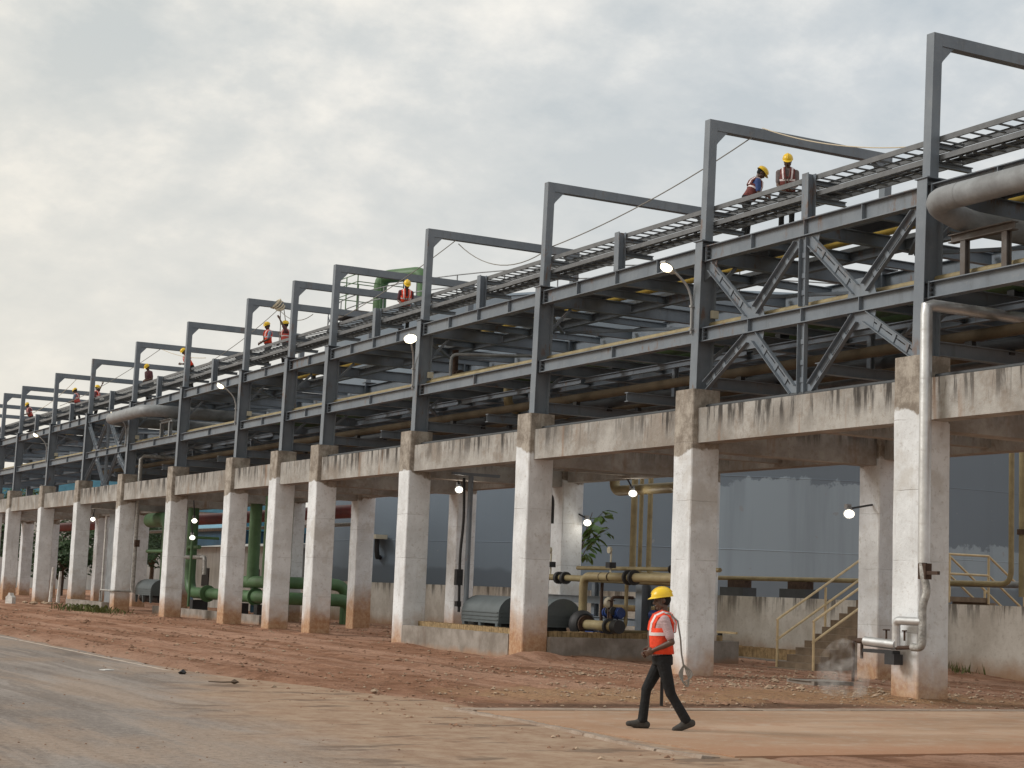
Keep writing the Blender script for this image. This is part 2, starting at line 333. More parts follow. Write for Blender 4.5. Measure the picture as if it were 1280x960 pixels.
def m_plinth():
    n = NT('cement_render', 0.9)
    col = n.mix(n.rng(n.noise(1.6, 6, 0.65), 0.32, 0.68), (0.20, 0.175, 0.15), (0.33, 0.30, 0.27))
    col = n.mix(n.rng(n.noise(4, 4, 0.6, (1, 1, 0.2)), 0.55, 0.7, 0, 0.4), col, (0.16, 0.12, 0.095))
    zs = n.op('ADD', n.z, n.op('MULTIPLY', n.noise(2.2, 4), 0.3))
    col = n.mix(n.rng(zs, 0.1, 0.35, 0.8, 0), col, (0.33, 0.19, 0.11))
    return n.out(col, n.noise(14, 6, 0.7), 0.5, 0.02)
def m_soil():
    n = NT('red_laterite_earth', 0.97, 0.05)
    big = n.noise(0.28, 5, 0.6); mid = n.noise(1.5, 6, 0.65); fine = n.noise(11, 7, 0.75); trk = n.noise(0.9, 6, 0.62, (1, 0.10, 1))
    col = n.mix(n.rng(mid, 0.32, 0.68), (0.265, 0.135, 0.084), (0.45, 0.25, 0.165))
    col = n.mix(n.rng(trk, 0.42, 0.62, 0, 0.75), col, (0.56, 0.350, 0.255))
    col = n.mix(n.rng(n.noise(1.3, 6, 0.65, (1, 0.14, 1), (7, 2, 0)), 0.52, 0.64, 0, 0.75), col, (0.215, 0.115, 0.073))
    col = n.mix(n.rng(fine, 0.52, 0.64, 0, 0.7), col, (0.17, 0.095, 0.062))
    col = n.mix(n.rng(n.noise(3.6, 6, 0.75, off=(1, 7, 0)), 0.55, 0.65, 0, 0.5), col, (0.20, 0.112, 0.072))
    col = n.mix(n.rng(n.noise(5.5, 6, 0.75, off=(8, 2, 0)), 0.58, 0.66, 0, 0.55), col, (0.55, 0.37, 0.27))
    col = n.mix(n.rng(n.noise(22, 5, 0.7, off=(3, 1, 0)), 0.60, 0.72, 0, 0.6), col, (0.52, 0.36, 0.25))
    # sandy spill beside the driveway
    dxs = n.op('MULTIPLY', n.op('SUBTRACT', n.x, 15.0), 0.30); dys = n.op('MULTIPLY', n.op('SUBTRACT', n.y, 24.6), 0.42)
    d = n.op('ADD', n.op('MULTIPLY', dxs, dxs), n.op('MULTIPLY', dys, dys)); d = n.op('ADD', d, n.op('MULTIPLY', n.op('SUBTRACT', mid, 0.5), 2.4))
    col = n.mix(n.rng(d, 0.1, 1.0, 0.75, 0), col, n.mix(n.rng(fine, 0.4, 0.62), (0.54, 0.35, 0.205), (0.36, 0.225, 0.14)))
    # sand and crushed stone round the two nearest columns
    dx2 = n.op('MULTIPLY', n.op('SUBTRACT', n.x, 20.5), 0.26); dy2 = n.op('MULTIPLY', n.op('SUBTRACT', n.y, 24.6), 0.36)
    d2 = n.op('ADD', n.op('MULTIPLY', dx2, dx2), n.op('MULTIPLY', dy2, dy2)); d2 = n.op('ADD', d2, n.op('MULTIPLY', n.op('SUBTRACT', mid, 0.5), 2.6))
    col = n.mix(n.rng(d2, 0.15, 1.1, 0.7, 0), col, n.mix(n.rng(fine, 0.42, 0.6), (0.50, 0.31, 0.165), (0.29, 0.19, 0.12)))
    # wet dark tyre mud next to the driveway edge
    dm = n.op('ABSOLUTE', n.op('SUBTRACT', n.op('ADD', n.y, n.op('MULTIPLY', mid, 1.2)), 23.0))
    mud = n.op('MULTIPLY', n.rng(dm, 0.2, 0.75, 1, 0), n.rng(n.op('ADD', n.x, n.op('MULTIPLY', big, 4)), 13.0, 15.0))
    mud = n.op('MULTIPLY', mud, n.rng(n.x, 18.2, 19.4, 1, 0))
    col = n.mix(n.op('MULTIPLY', mud, 0.9), col, n.mix(n.rng(fine, 0.4, 0.6), (0.12, 0.075, 0.055), (0.21, 0.13, 0.09)))
    col = n.mix(n.op('MULTIPLY', n.rng(n.x, 8.6, 10.6, 1, 0), n.rng(mid, 0.35, 0.6, 0.35, 0.8)), col, (0.30, 0.215, 0.165))
    h = n.op('ADD', n.op('MULTIPLY', fine, 1.0), n.op('ADD', n.op('MULTIPLY', n.noise(45, 5, 0.7), 0.45), n.op('MULTIPLY', trk, 1.2)))
    return n.out(col, h, 1.0, 0.08)
def m_road():
    n = NT('dusty_asphalt', 0.95, 0.06)
    a = n.noise(0.5, 6, 0.6, (1, 0.35, 1)); sw = n.noise(1.9, 5, 0.6, (1, 0.07, 1), dist=0.6); f = n.noise(10, 7, 0.85); g = n.noise(36, 3, 0.8)
    col = n.mix(n.rng(a, 0.32, 0.68), (0.218, 0.190, 0.172), (0.325, 0.288, 0.262))
    col = n.mix(n.rng(sw, 0.48, 0.58, 0, 0.5), col, (0.150, 0.122, 0.105))
    col = n.mix(n.rng(n.noise(2.6, 5, 0.6, (1, 0.05, 1), (3, 9, 0), 0.5), 0.55, 0.62, 0, 0.4), col, (0.37, 0.30, 0.25))
    col = n.mix(n.rng(n.noise(0.55, 6, 0.62, (0.8, 0.3, 1), (5, 5, 0)), 0.48, 0.62, 0, 0.55), col, (0.34, 0.25, 0.185))
    col = n.mix(n.rng(f, 0.50, 0.62, 0, 0.5), col, (0.40, 0.35, 0.31)); col = n.mix(n.rng(f, 0.36, 0.48, 0.6, 0), col, (0.13, 0.108, 0.095))
    col = n.mix(n.rng(g, 0.58, 0.66, 0, 0.6), col, (0.09, 0.075, 0.065))
    edge = n.op('ADD', n.x, n.op('ADD', n.op('MULTIPLY', n.op('SUBTRACT', n.noise(0.6, 6, 0.62), 0.5), 3.0), n.rng(n.y, 33, 19, -0.6, 2.4)))
    col = n.mix(n.rng(edge, 8.2, 10.4, 0, 0.85), col, n.mix(n.rng(n.noise(2.5, 6, 0.7), 0.35, 0.65), (0.30, 0.19, 0.125), (0.40, 0.29, 0.205)))
    wet = n.op('MULTIPLY', n.rng(n.noise(0.9, 5, 0.6, (0.6, 1.4, 1), (1, 8, 0)), 0.56, 0.63), n.rng(n.op('ADD', n.x, n.rng(n.y, 31, 19, 0, 2.2)), 8.0, 9.5))
    col = n.mix(n.op('MULTIPLY', wet, 0.65), col, (0.13, 0.095, 0.075))
    return n.out(col, n.op('ADD', n.noise(90, 4, 0.7), n.op('MULTIPLY', a, 0.6)), 0.4, 0.012)
def m_slab():
    n = NT('dusty_concrete_driveway', 0.95, 0.06)
    a = n.noise(0.7, 6, 0.62, (0.35, 1, 1)); b = n.noise(2.6, 6, 0.65); f = n.noise(30, 5, 0.75)
    col = n.mix(n.rng(a, 0.3, 0.7), (0.32, 0.205, 0.135), (0.46, 0.325, 0.235))
    col = n.mix(n.rng(b, 0.5, 0.68, 0, 0.5), col, (0.43, 0.355, 0.295))
    col = n.mix(n.rng(n.noise(0.9, 6, 0.62, (0.25, 1.2, 1), (4, 0, 0)), 0.54, 0.66, 0, 0.5), col, (0.28, 0.20, 0.145))
    col = n.mix(n.rng(f, 0.6, 0.72, 0, 0.35), col, (0.25, 0.17, 0.12))
    e1 = n.op('ADD', n.y, n.op('MULTIPLY', n.op('SUBTRACT', b, 0.5), 1.6))
    col = n.mix(n.rng(e1, 15.3, 16.9, 0.9, 0), col, (0.36, 0.195, 0.12))
    e2 = n.op('ADD', n.x, n.op('MULTIPLY', n.op('SUBTRACT', b, 0.5), 3.0))
    col = n.mix(n.rng(e2, 11.0, 13.2, 0.6, 0), col, (0.37, 0.23, 0.15))
    col = n.mix(n.rng(n.noise(1.1, 6, 0.72, off=(6, 6, 0)), 0.54, 0.62, 0, 0.6), col, (0.37, 0.215, 0.14))
    col = n.mix(n.rng(n.noise(9, 6, 0.8), 0.55, 0.66, 0, 0.4), col, (0.50, 0.40, 0.31))
    return n.out(col, n.op('ADD', n.noise(40, 5, 0.7), b), 0.35, 0.012)
def m_kerb():
    n = NT('old_concrete_kerb', 0.92, 0.2)
    col = n.mix(n.rng(n.noise(2.4, 6, 0.7), 0.35, 0.66), (0.30, 0.225, 0.175), (0.41, 0.335, 0.275))
    col = n.mix(n.rng(n.noise(12, 5, 0.7), 0.52, 0.7, 0, 0.6), col, (0.22, 0.15, 0.105))
    return n.out(col, n.noise(16, 6, 0.75), 0.8, 0.03)
def m_tank():
    n = NT('blue_grey_tank_paint', 0.55, 0.35)
    zl = n.op('SUBTRACT', n.op('MULTIPLY', n.rng(n.op('ADD', n.x, n.op('MULTIPLY', n.noise(0.9, 4), 1.6)), 41.7, 43.4), 6.75), n.op('MULTIPLY', n.rng(n.x, 49.5, 52.5), 2.6))
    rag = n.op('ADD', n.z, n.op('ADD', n.op('MULTIPLY', n.op('SUBTRACT', n.noise(0.6, 3), 0.5), 1.6), n.op('MULTIPLY', n.op('SUBTRACT', n.noise(2.6, 5, 0.75), 0.5), 0.9)))
    col = n.mix(n.rng(n.op('SUBTRACT', rag, zl), -0.05, 0.05), (0.285, 0.350, 0.410), (0.155, 0.195, 0.240))
    st = n.noise(0.9, 4, 0.6, (1, 1, 0.06)); col = n.mix(n.rng(st, 0.48, 0.75, 0, 0.4), col, (0.14, 0.172, 0.208))
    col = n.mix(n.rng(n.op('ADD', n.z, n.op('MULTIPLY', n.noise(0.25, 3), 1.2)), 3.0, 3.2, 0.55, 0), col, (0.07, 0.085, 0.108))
    col = n.mix(n.rng(n.noise(2.3, 3), 0.70, 0.74, 0, 0.6), col, (0.26, 0.27, 0.28))
    return n.out(col, n.noise(0.5, 3), 0.25, 0.05)
M['steel'] = m_steel()
M['column'], M['beam'], M['wall'], M['plinth'] = m_column(), m_beam(), m_wall(), m_plinth()
M['soil'], M['road'], M['slab'], M['kerb'], M['tank'] = m_soil(), m_road(), m_slab(), m_kerb(), m_tank()
M['line'] = mat('worn_white_line', (0.55, 0.47, 0.40), 0.9, 0, 0.45, 3, vcol=(0.36, 0.27, 0.21))
M['step'] = mat('rendered_step', (0.25, 0.19, 0.135), 0.9, 0, 0.35, 2.5, 0.4, 25)
M['pad'] = mat('grey_pad', (0.25, 0.22, 0.19), 0.9, 0, 0.4, 4)

# ================================================================== ground
def fb(x, y, s, o=4): return noise.fractal(V((x*s, y*s, 0.3)), 1.0, 2.0, o)
YC0 = [s_-0.35 for s_ in (16.5, 23.60, 30.66, 37.82, 44.91, 51.96, 55.70, 60.42, 67.67, 75.17, 82.83, 90.31)]
def ground_z(x, y):
    soil = 0.018*fb(x, y, 0.5)+0.02*fb(x, y*0.25, 1.1)+0.013*fb(x, y, 4.0, 3)
    soil += 0.10*math.exp(-((x-10.3-0.25*fb(y, 2, 0.3))/0.45)**2)*max(0.0, min(1.0, (y-24)/6))   # low windrow at the road edge
    for rx, rw, rd in ((11.7, 0.16, 0.035), (13.3, 0.18, 0.045), (15.2, 0.15, 0.035), (16.8, 0.2, 0.04)):
        q = (x-rx-0.5*math.sin(y*0.11+rx)-0.12*fb(rx, y, 0.5, 2))/rw
        if abs(q) < 4 and y > 23: soil += rd*(-math.exp(-q*q)+0.6*math.exp(-(abs(q)-1.9)**2*2))*(0.4+0.8*abs(fb(rx*3, y, 0.3, 2)))
    if 19.4 < x < 21.8:
        for yc in YC0:
            q = ((max(0, abs(x-20.58)-0.35))**2+(max(0, abs(y-yc)-0.35))**2)/0.05
            if q < 5: soil += 0.055*math.exp(-q)
    for cx, cy, rr, hh in ((20.35, 36.55, 0.75, 0.22), (21.9, 37.0, 0.9, 0.12), (19.9, 43.2, 0.9, 0.1), (20.4, 23.6, 1.2, 0.05), (29.6, 33.0, 1.6, 0.16), (29.6, 43, 2.5, 0.14), (22.8, 29.0, 1.2, 0.05)):
        q = ((x-cx)**2+(y-cy)**2)/(rr*rr)
        if q < 6: soil += hh*math.exp(-q)
    e = 9.45+0.25*fb(3, y, 0.7)+(1.6*max(0.0, min(1.0, (30-y)/7)))
    k = max(0.0, min(1.0, (x-e)/0.5)); z = -0.06*(1-k)+(0.012+soil)*k
    if x > 10.2 and 14.6 < y < 22.3:                      # bed of the driveway
        kk = min(max(0.0, min(1.0, (x-10.3)/0.4)), max(0.0, min(1.0, (y-15.22)/0.25)), max(0.0, min(1.0, (21.78-y)/0.12)))
        z = z*(1-kk)-0.06*kk
    if y < 15.2: z = z*0.6
    return z
def terrain():
    xs = []; x = -14.0
    while x < 8: xs.append(x); x += 1.0
    while x < 34: xs.append(x); x += 0.11
    while x < 60: xs.append(x); x += 1.0
    ys = []; y = 9.0
    while y < 130: ys.append(y); y += 0.0055*y
    vs = [(x, y, ground_z(x, y)) for y in ys for x in xs]; nx = len(xs)
    fs = [(j*nx+i, j*nx+i+1, (j+1)*nx+i+1, (j+1)*nx+i) for j in range(len(ys)-1) for i in range(nx-1)]
    me = bpy.data.meshes.new('ground'); me.from_pydata(vs, [], fs); me.polygons.foreach_set('use_smooth', [True]*len(fs)); me.update()
    return struct(obj('ground', me, M['soil']))
terrain()
b = MB(); b.add([(-1500, -600, -0.09), (1500, -600, -0.09), (1500, 2500, -0.09), (-1500, 2500, -0.09)], [(0, 1, 2, 3)]); struct(b.build('far_ground', M['soil']))
b = MB(); ys = [-5+k*1.5 for k in range(100)]
edge = [9.55+(1.7*max(0.0, min(1.0, (30-y)/7)))+0.10*math.sin(y*1.7)+0.07*math.sin(y*4.1) for y in ys]
b.add([(-12, y, 0.004) for y in ys]+[(x, y, 0.004) for x, y in zip(edge, ys)], [(i, 100+i, 101+i, i+1) for i in range(99)]); struct(b.build('asphalt_road', M['road']))
b = MB(); b.add([(9.28, 30.6, .008), (9.36, 30.2, .008), (9.40, 145, .008), (9.28, 145, .008)], [(0, 1, 2, 3)]); struct(b.build('road_edge_line', M['line']))
# driveway slab with worn kerb strips
dw = struct(obj('concrete_driveway', None, None))
b = MB(); b.box(10.95, 48, 15.25, 21.32, -0.2, 0.02); b.build('slab', M['slab'], dw)
for k in range(22):                                        # back edge strip in pieces
    x0 = 10.9+k*1.65; boxo('kerb', M['kerb'], dw, x0, x0+1.63, 21.34, 21.74, -0.2, 0.022+0.012*random.random())
kpts = [(10.72, 21.7), (10.78, 20.9), (10.82, 19.9), (10.78, 18.85), (10.68, 17.8), (10.56, 16.8), (10.52, 16.0), (10.60, 15.2)]
for (xa, ya), (xb, yb) in zip(kpts, kpts[1:]):
    L = math.hypot(xb-xa, yb-ya)-0.02
    bb = MB(); seg = 7
    vs = []
    for i in range(seg+1):
        t = i/seg; wv = 0.03*fb(xa+i, ya*3+i, 0.9)
        vs += [(-L/2+L*t, -0.2+wv, -0.15), (-L/2+L*t, -0.15+wv, 0.012+wv*.5), (-L/2+L*t, 0.10+wv, 0.034+wv*.6), (-L/2+L*t, 0.19, -0.15)]
    fs = [(i*4+j, i*4+j+1, i*4+5+j, i*4+4+j) for i in range(seg) for j in range(3)]+[(3, 2, 1, 0), tuple(seg*4+j for j in range(4))]
    bb.add(vs, fs); obj('kerb', bb.mesh('kerb', True), M['kerb'], dw, frame((xb, yb, 0), (xa, ya, 0)))
b = MB(); b.box(21.75, 22.75, 27.65, 28.55, 0.0, 0.10); b.box(21.70, 22.1, 27.75, 28.5, 0.1, 0.106); struct(b.build('inspection_pad', M['pad']))

# ================================================================== concrete trestle
S = [16.5, 23.60, 30.66, 37.82, 44.91, 51.96, 55.70, 60.42, 67.67, 75.17, 82.83, 90.31, 98.19, 103.1, 110.3, 117.5]
YC = [s-0.35 for s in S]
ct = thing('concrete_trestle', 'long whitewashed concrete column and beam trestle carrying the steel pipe rack', 'trestle')
def colmesh(h):
    b = MB(); c = 0.022; a = 0.35; n = 10; pr = []
    pr = [(-a+c, -a), (a-c, -a), (a, -a+c), (a, a-c), (a-c, a), (-a+c, a), (-a, a-c), (-a, -a+c)]
    vs = []
    for k in range(n+1):
        z = h*k/n; dx = 0.008*math.sin(k*2.1); 
        vs += [(x*(1+0.006*math.sin(k*1.7))+dx*0.3, y*(1+0.006*math.cos(k*2.3)), z) for x, y in pr]
    fs = [(k*8+i, k*8+(i+1) % 8, (k+1)*8+(i+1) % 8, (k+1)*8+i) for k in range(n) for i in range(8)]+[tuple(range(7, -1, -1)), tuple(n*8+i for i in range(8))]
    b.add(vs, fs); return b.mesh('column')
cm = colmesh(6.25)
for i, y in enumerate(YC):
    for xc in (20.58, 25.65): obj('column', cm, M['column'], ct, Matrix.Translation((xc, y, -0.18)))
    boxo('cross_beam', M['beam'], ct, 20.94, 25.29, y-0.25, y+0.25, 4.78, 5.62)
    if i+1 < len(YC):
        y0, y1 = y+0.352, YC[i+1]-0.352
        boxo('longitudinal_beam', M['beam'], ct, 20.36, 20.80, y0, y1, 4.92, 5.66)
        boxo('longitudinal_beam', M['beam'], ct, 25.43, 25.87, y0, y1, 4.92, 5.66)
        ym = (y0+y1)/2
        boxo('secondary_beam', M['beam'], ct, 20.81, 25.42, ym-0.15, ym+0.15, 5.0, 5.55)

# ================================================================== steel pipe rack
sr = thing('steel_pipe_rack', 'grey painted steel pipe rack with row of portal frames on top of concrete trestle', 'pipe rack')
ST = M['steel']; LEAN = -0.03
def ly(z): return LEAN*(z-6.07)                         # the frames stand slightly out of plumb
bolt_me = None
def bolts(parent, x, y, z0, z1, n=3):
    b = MB()
    for k in range(n):
        z = z0+(z1-z0)*(k+.5)/n; b.box(x-0.025, x+0.025, y-0.02, y, z-0.022, z+0.022)
    b.build('bolt_row', M['bolt'], parent)
XF, XR = 20.65, 25.60
for i, y in enumerate(YC):
    for xc in (XF, XR):
        c = ibeam('column', ST, sr, (xc, y, 6.09), (xc, y+ly(9.3), 9.30), 0.42, 0.26, upv=(1, 0, 0))
        if xc == XF or i < 6: boxo('base_plate', ST, sr, xc-0.27, xc+0.27, y-0.19, y+0.19, 6.066, 6.092)
        boxo('cap_plate', ST, sr, xc-0.24, xc+0.24, y+ly(9.3)-0.17, y+ly(9.3)+0.17, 9.301, 9.325)
    # portal frame
    y9, y12 = y+ly(9.33), y+ly(12)
    for xc, sg in ((20.63, 1), (25.52, -1)):
        baro('portal_post', ST, sr, (xc, y9, 9.326), (xc, y12, 12.0), 0.20, 0.20, (1, 0, 0))
        b = MB(); b.prism([(0, 0), (0.30, 0), (0.25, -0.03), (0.03, -0.27), (0, -0.32)], 0.17, Matrix(((sg, 0, 0, xc+sg*0.1005), (0, 0, 1, y12+0.008), (0, 1, 0, 11.768), (0, 0, 0, 1)))); b.build('haunch', ST, sr)
    baro('portal_beam', ST, sr, (20.731, y12, 11.885), (25.419, y12, 11.885), 0.19, 0.23)
    # transverse floor beams in three levels
    for z, h in ((9.02, 0.34), (7.27, 0.30)):
        ibeam('cross_beam', ST, sr, (XF+0.215, y+ly(z), z), (XR-0.215, y+ly(z), z), h, 0.20)
    if i < 11: ibeam('cross_beam', ST, sr, (XF+0.215, y, 6.27), (XR-0.215, y, 6.27), 0.26, 0.18)
    if i+1 < len(YC):
        y2 = YC[i+1]; ym = (y+y2)/2
        for z, h in ((9.03, 0.34), (7.275, 0.30)):
            for xc in (XF-0.02, XR):
                bm = ibeam('longitudinal_beam', ST, sr, (xc, y+0.012+ly(z), z), (xc, y2-0.012+ly(z), z), h, 0.20)
                if xc < 22 and i < 12:
                    # stiffener plates and bolted end plates (sub-parts in the beam's own frame)
                    L = y2-y-0.024
                    ns = (-0.25, 0.0, 0.25) if (L > 6 and h > 0.3) or i in (1, 9) else (0.0,)
                    for q in ns:
                        k = ('stf', h)
                        if k not in _cache:
                            m_ = MB(); m_.box(-0.008, 0.008, 0.0065, 0.094, -h/2+0.019, h/2-0.019); _cache[k] = m_.mesh('stiffener')
                        obj('stiffener', _cache[k], ST, bm, Matrix.Translation((q*L, 0, 0)))
                    k = ('ep', h)
                    if k not in _cache:
                        m_ = MB(); m_.box(-0.01, 0.01, 0.007, 0.115, -h/2-0.012, h/2+0.012); _cache[k] = m_.mesh('end_plate')
                    for q in (-1, 1): obj('end_plate', _cache[k], ST, bm, Matrix.Translation((q*(L/2-0.15), 0, 0)))
                    if i < 7:
                        k = ('bt', h)
                        if k not in _cache:
                            m_ = MB()
                            for zq in (-0.09, 0.0, 0.09): m_.box(-0.045, -0.011, 0.035, 0.085, zq-0.022, zq+0.022)
                            _cache[k] = m_.mesh('bolt_row')
                        stuff(obj('bolt_row', _cache[k], M['bolt'], bm, Matrix.Translation((L/2-0.15, 0, 0))))
            if z > 8 or True:
                ibeam('stringer', ST, sr, (23.15, y+0.12+ly(z), z-0.02), (23.15, y2-0.12+ly(z), z-0.02), 0.22, 0.15)
        if y2-y > 5:
            for z, h in ((9.0, 0.26), (7.25, 0.24)):
                ibeam('cross_beam', ST, sr, (XF+0.10, ym+ly(z), z), (XR-0.11, ym+ly(z), z), h, 0.16)
            for yq in (y+(ym-y)*0.5, ym+(y2-ym)*0.5) if i < 10 else ():
                ibeam('cross_beam', ST, sr, (XF+0.10, yq+ly(9), 9.03), (XR-0.11, yq+ly(9), 9.03), 0.18, 0.12)
                ibeam('cross_beam', ST, sr, (XF+0.10, yq+ly(7.2), 7.29), (XR-0.11, yq+ly(7.2), 7.29), 0.18, 0.12)
            for xs_ in (21.9, 24.4) if i < 10 else (): ibeam('stringer', ST, sr, (xs_, y+0.12+ly(7), 7.05), (xs_, y2-0.12+ly(7), 7.05), 0.14, 0.10)
            if i < 10: baro('plan_brace', ST, sr, (20.95, y+0.3, 6.95), (24.9, y2-0.3, 6.95), 0.09, 0.07)
            ibeam('rear_post', ST, sr, (XR, ym, 7.43), (XR, ym+ly(8.85), 8.855), 0.16, 0.16, upv=(1, 0, 0))
            if i < 10: ibeam('cross_beam', ST, sr, (XF+0.35, ym, 6.27), (XR-0.25, ym, 6.27), 0.22, 0.15)
            for xx in (22.35, 24.4) if i < 10 else (): ibeam('hanger_post', ST, sr, (xx, ym, 6.385), (xx, ym, 7.128), 0.12, 0.12, upv=(1, 0, 0))
            # plan bracing under the top deck
            baro('plan_brace', ST, sr, (20.9, y+0.3+ly(9), 8.80), (23.1, ym-0.2+ly(9), 8.80), 0.09, 0.07)
            baro('plan_brace', ST, sr, (25.3, y+0.3+ly(9), 8.80), (23.2, ym-0.2+ly(9), 8.80), 0.09, 0.07)
            # stub post that carries the trays between the portals
            yb = ym+ly(9.7)
            ibeam('stub_post', ST, sr, (20.63, yb, 9.205), (20.63, yb, 10.12), 0.20, 0.20, upv=(1, 0, 0))
            for z in (9.62, 9.96): ibeam('tray_bracket', ST, sr, (20.735, yb, z), (21.55, yb, z), 0.10, 0.09)
    for z in (9.62, 9.96): ibeam('tray_bracket', ST, sr, (20.735, y+ly(z), z), (21.60, y+ly(z), z), 0.10, 0.09)
    # knee braces inside
    baro('knee_brace', ST, sr, (20.88, y+ly(8.2), 8.25), (21.42, y+ly(8.8), 8.83), 0.07, 0.07)
    baro('knee_brace', ST, sr, (20.88, y, 6.75), (21.32, y, 7.12), 0.07, 0.07)
# braced bays
def brace(p0, p1):
    b = MB(); d = (V(p1)-V(p0)); L = d.length; F = frame(p0, p1, (1, 0, 0))
    for s in (-1, 1):
        b.box(-L/2, L/2, s*0.012 if s > 0 else -0.105, 0.105 if s > 0 else -0.012, 0.018, 0.030, 0, F)
        b.box(-L/2, L/2, s*0.105-0.006, s*0.105+0.006, -0.070, 0.0175, 0, F)
    for t in (-0.25, 0.05, 0.3): b.box(t*L-0.05, t*L+0.05, -0.095, 0.095, -0.004, 0.0175, 0, F)
    o = b.build('brace', ST, sr); 
    b = MB()
    for e in (-1, 1):
        for k in range(3): b.box(e*(L/2-0.06-0.09*k)-0.018, e*(L/2-0.06-0.09*k)+0.018, -0.018, 0.018, 0.0305, 0.05, 0, F)
    stuff(b.build('bolt_row', M['bolt'], o))
def gusset(pts, x=20.62):
    b = MB(); b.prism(pts, 0.014, Matrix(((0, 0, 1, x), (1, 0, 0, 0), (0, 1, 0, 0), (0, 0, 0, 1)))); b.build('gusset_plate', ST, sr)
for (i0, i1) in ((1, 2), (9, 10)):
    a, c = YC[i0], YC[i1]; L = c-a; m = (a+c)/2; q1, q3 = a+L*0.255, a+L*0.745; lz = ly(8)
    xb = 20.60
    for (ya, za), (yb, zb_) in (((c-0.30, 8.74), (q3+0.12, 7.58)), ((m+0.22, 8.72), (q3-0.14, 7.58)), ((m-0.22, 8.72), (q1+0.14, 7.58)), ((a+0.30, 8.74), (q1-0.12, 7.58)),
                               ((q3+0.15, 7.02), (c-0.22, 6.16)), ((q3-0.15, 7.02), (m+0.28, 5.82)), ((q1+0.15, 7.02), (m-0.28, 5.82)), ((q1-0.15, 7.02), (a+0.22, 6.16))):
        brace((xb, ya+lz, za), (xb, yb+lz, zb_))
    brace((xb, m+lz, 8.82), (xb, m+lz, 7.46)); brace((xb, m+lz, 7.10), (xb, m+lz, 5.72))
    for q in (q1, q3):
        gusset([(q-0.42+lz, 7.43), (q+0.42+lz, 7.43), (q+0.30+lz, 7.78), (q-0.30+lz, 7.78)])
        gusset([(q-0.42+lz, 7.118), (q+0.42+lz, 7.118), (q+0.34+lz, 6.80), (q-0.34+lz, 6.80)])
    gusset([(m-0.45+lz, 8.852), (m+0.45+lz, 8.852), (m+0.35+lz, 8.52), (m-0.35+lz, 8.52)])
    gusset([(m-0.48+lz, 5.668), (m+0.48+lz, 5.668), (m+0.40+lz, 6.0), (m-0.40+lz, 6.0)])
    gusset([(c-0.03+lz, 8.852), (c-0.5+lz, 8.852), (c-0.42+lz, 8.6), (c-0.03+lz, 8.45)])
    gusset([(a+0.03+lz, 8.852), (a+0.5+lz, 8.852), (a+0.42+lz, 8.6), (a+0.03+lz, 8.45)])

# ================================================================== cable trays on the brackets
def tray(name, z, label):
    t = thing(name, label, 'cable tray', (0, 0, 0)); G = M['galv']
    for i in range(len(YC)-1):
        y0, y1 = YC[i]+0.004+ly(z), YC[i+1]-0.004+ly(z)
        for x, s in ((20.76, 1), (21.36, -1)):
            L = round(y1-y0, 3); k = ('trail', L, s)
            if k not in _cache:
                m_ = MB(); c = 0.004; pr = [(0, 0), (s*0.035, 0), (s*0.035, c), (s*c, c), (s*c, 0.10-c), (s*0.035, 0.10-c), (s*0.035, 0.10), (0, 0.10)]
                if s < 0: pr = pr[::-1]
                m_.prism(pr, L, Matrix(((1, 0, 0, 0), (0, 0, 1, 0), (0, 1, 0, 0), (0, 0, 0, 1)))); _cache[k] = m_.mesh('side_rail')
            obj('side_rail', _cache[k], G, t, Matrix.Translation((x, (y0+y1)/2, z)))
    y = 16.4; n = 0
    while y < 113:
        boxo('rung', G, t, 20.797, 21.323, y-0.022, y+0.022, z+0.012, z+0.036); y += 0.35; n += 1
    return t
tray('cable_tray', 10.016, 'upper ladder cable tray running along the portal posts beside the sky')
tray('cable_tray', 9.676, 'lower ladder cable tray running just under the other tray')
# walkway deck inside the trays, in planks
wk = thing('walkway_deck', 'narrow steel plate walkway the helmeted workers stand on behind the trays', 'walkway')
for i in range(len(YC)-1):
    n = max(1, round((YC[i+1]-YC[i])/2.4)); d = (YC[i+1]-YC[i])/n
    for k in range(n): boxo('deck_plate', M['dark_grey'], wk, 21.75, 22.45, YC[i]+k*d+0.01, YC[i]+(k+1)*d-0.01, 9.385, 9.42)
    for xx in (21.8, 22.4): boxo('bearer', M['steel'], wk, xx-0.04, xx+0.04, YC[i]+0.02, YC[i+1]-0.02, 9.205, 9.384)

# ================================================================== pipes on the rack
Y0, Y1 = 12.0, 116.0
def runpipe(name, m_, x, z, r, label, y0=Y0, y1=83.5, shoes=None, cat='pipe', joint=True):
    t = thing(name, label, cat)
    b = MB(); b.tube([(x, y0, z), (x, y1, z)], r, 14); b.build('tube', m_, t, True)
    if joint:
        k = y0+4.2
        b = MB(); yy = k
        while yy < y1:
            boxo('shoe', M['dark'], t, x-r*0.5, x+r*0.5, yy-0.09, yy+0.09, z-r-0.085, z-r*0.85); yy += 7.1
    return t
runpipe('olive_pipe', M['olive'], 20.86, 7.425+0.085, 0.078, 'slim olive pipe lying along the front beam of the middle rack level', y1=Y1, joint=False)
runpipe('yellow_pipe', M['yellow_pipe'], 22.86, 9.33, 0.12, 'bright yellow pipe under the top deck of the rack', y1=Y1)
runpipe('green_pipe', M['green_dark'], 22.85, 7.425+0.35, 0.25, 'thick green pipe on the middle rack level, nearest the road')
runpipe('green_pipe', M['green_dark'], 23.85, 7.425+0.35, 0.24, 'thick green pipe on the middle rack level, second from the road')
runpipe('grey_pipe', M['grey_pipe'], 24.75, 7.425+0.28, 0.17, 'grey pipe on the middle rack level beside rear columns')
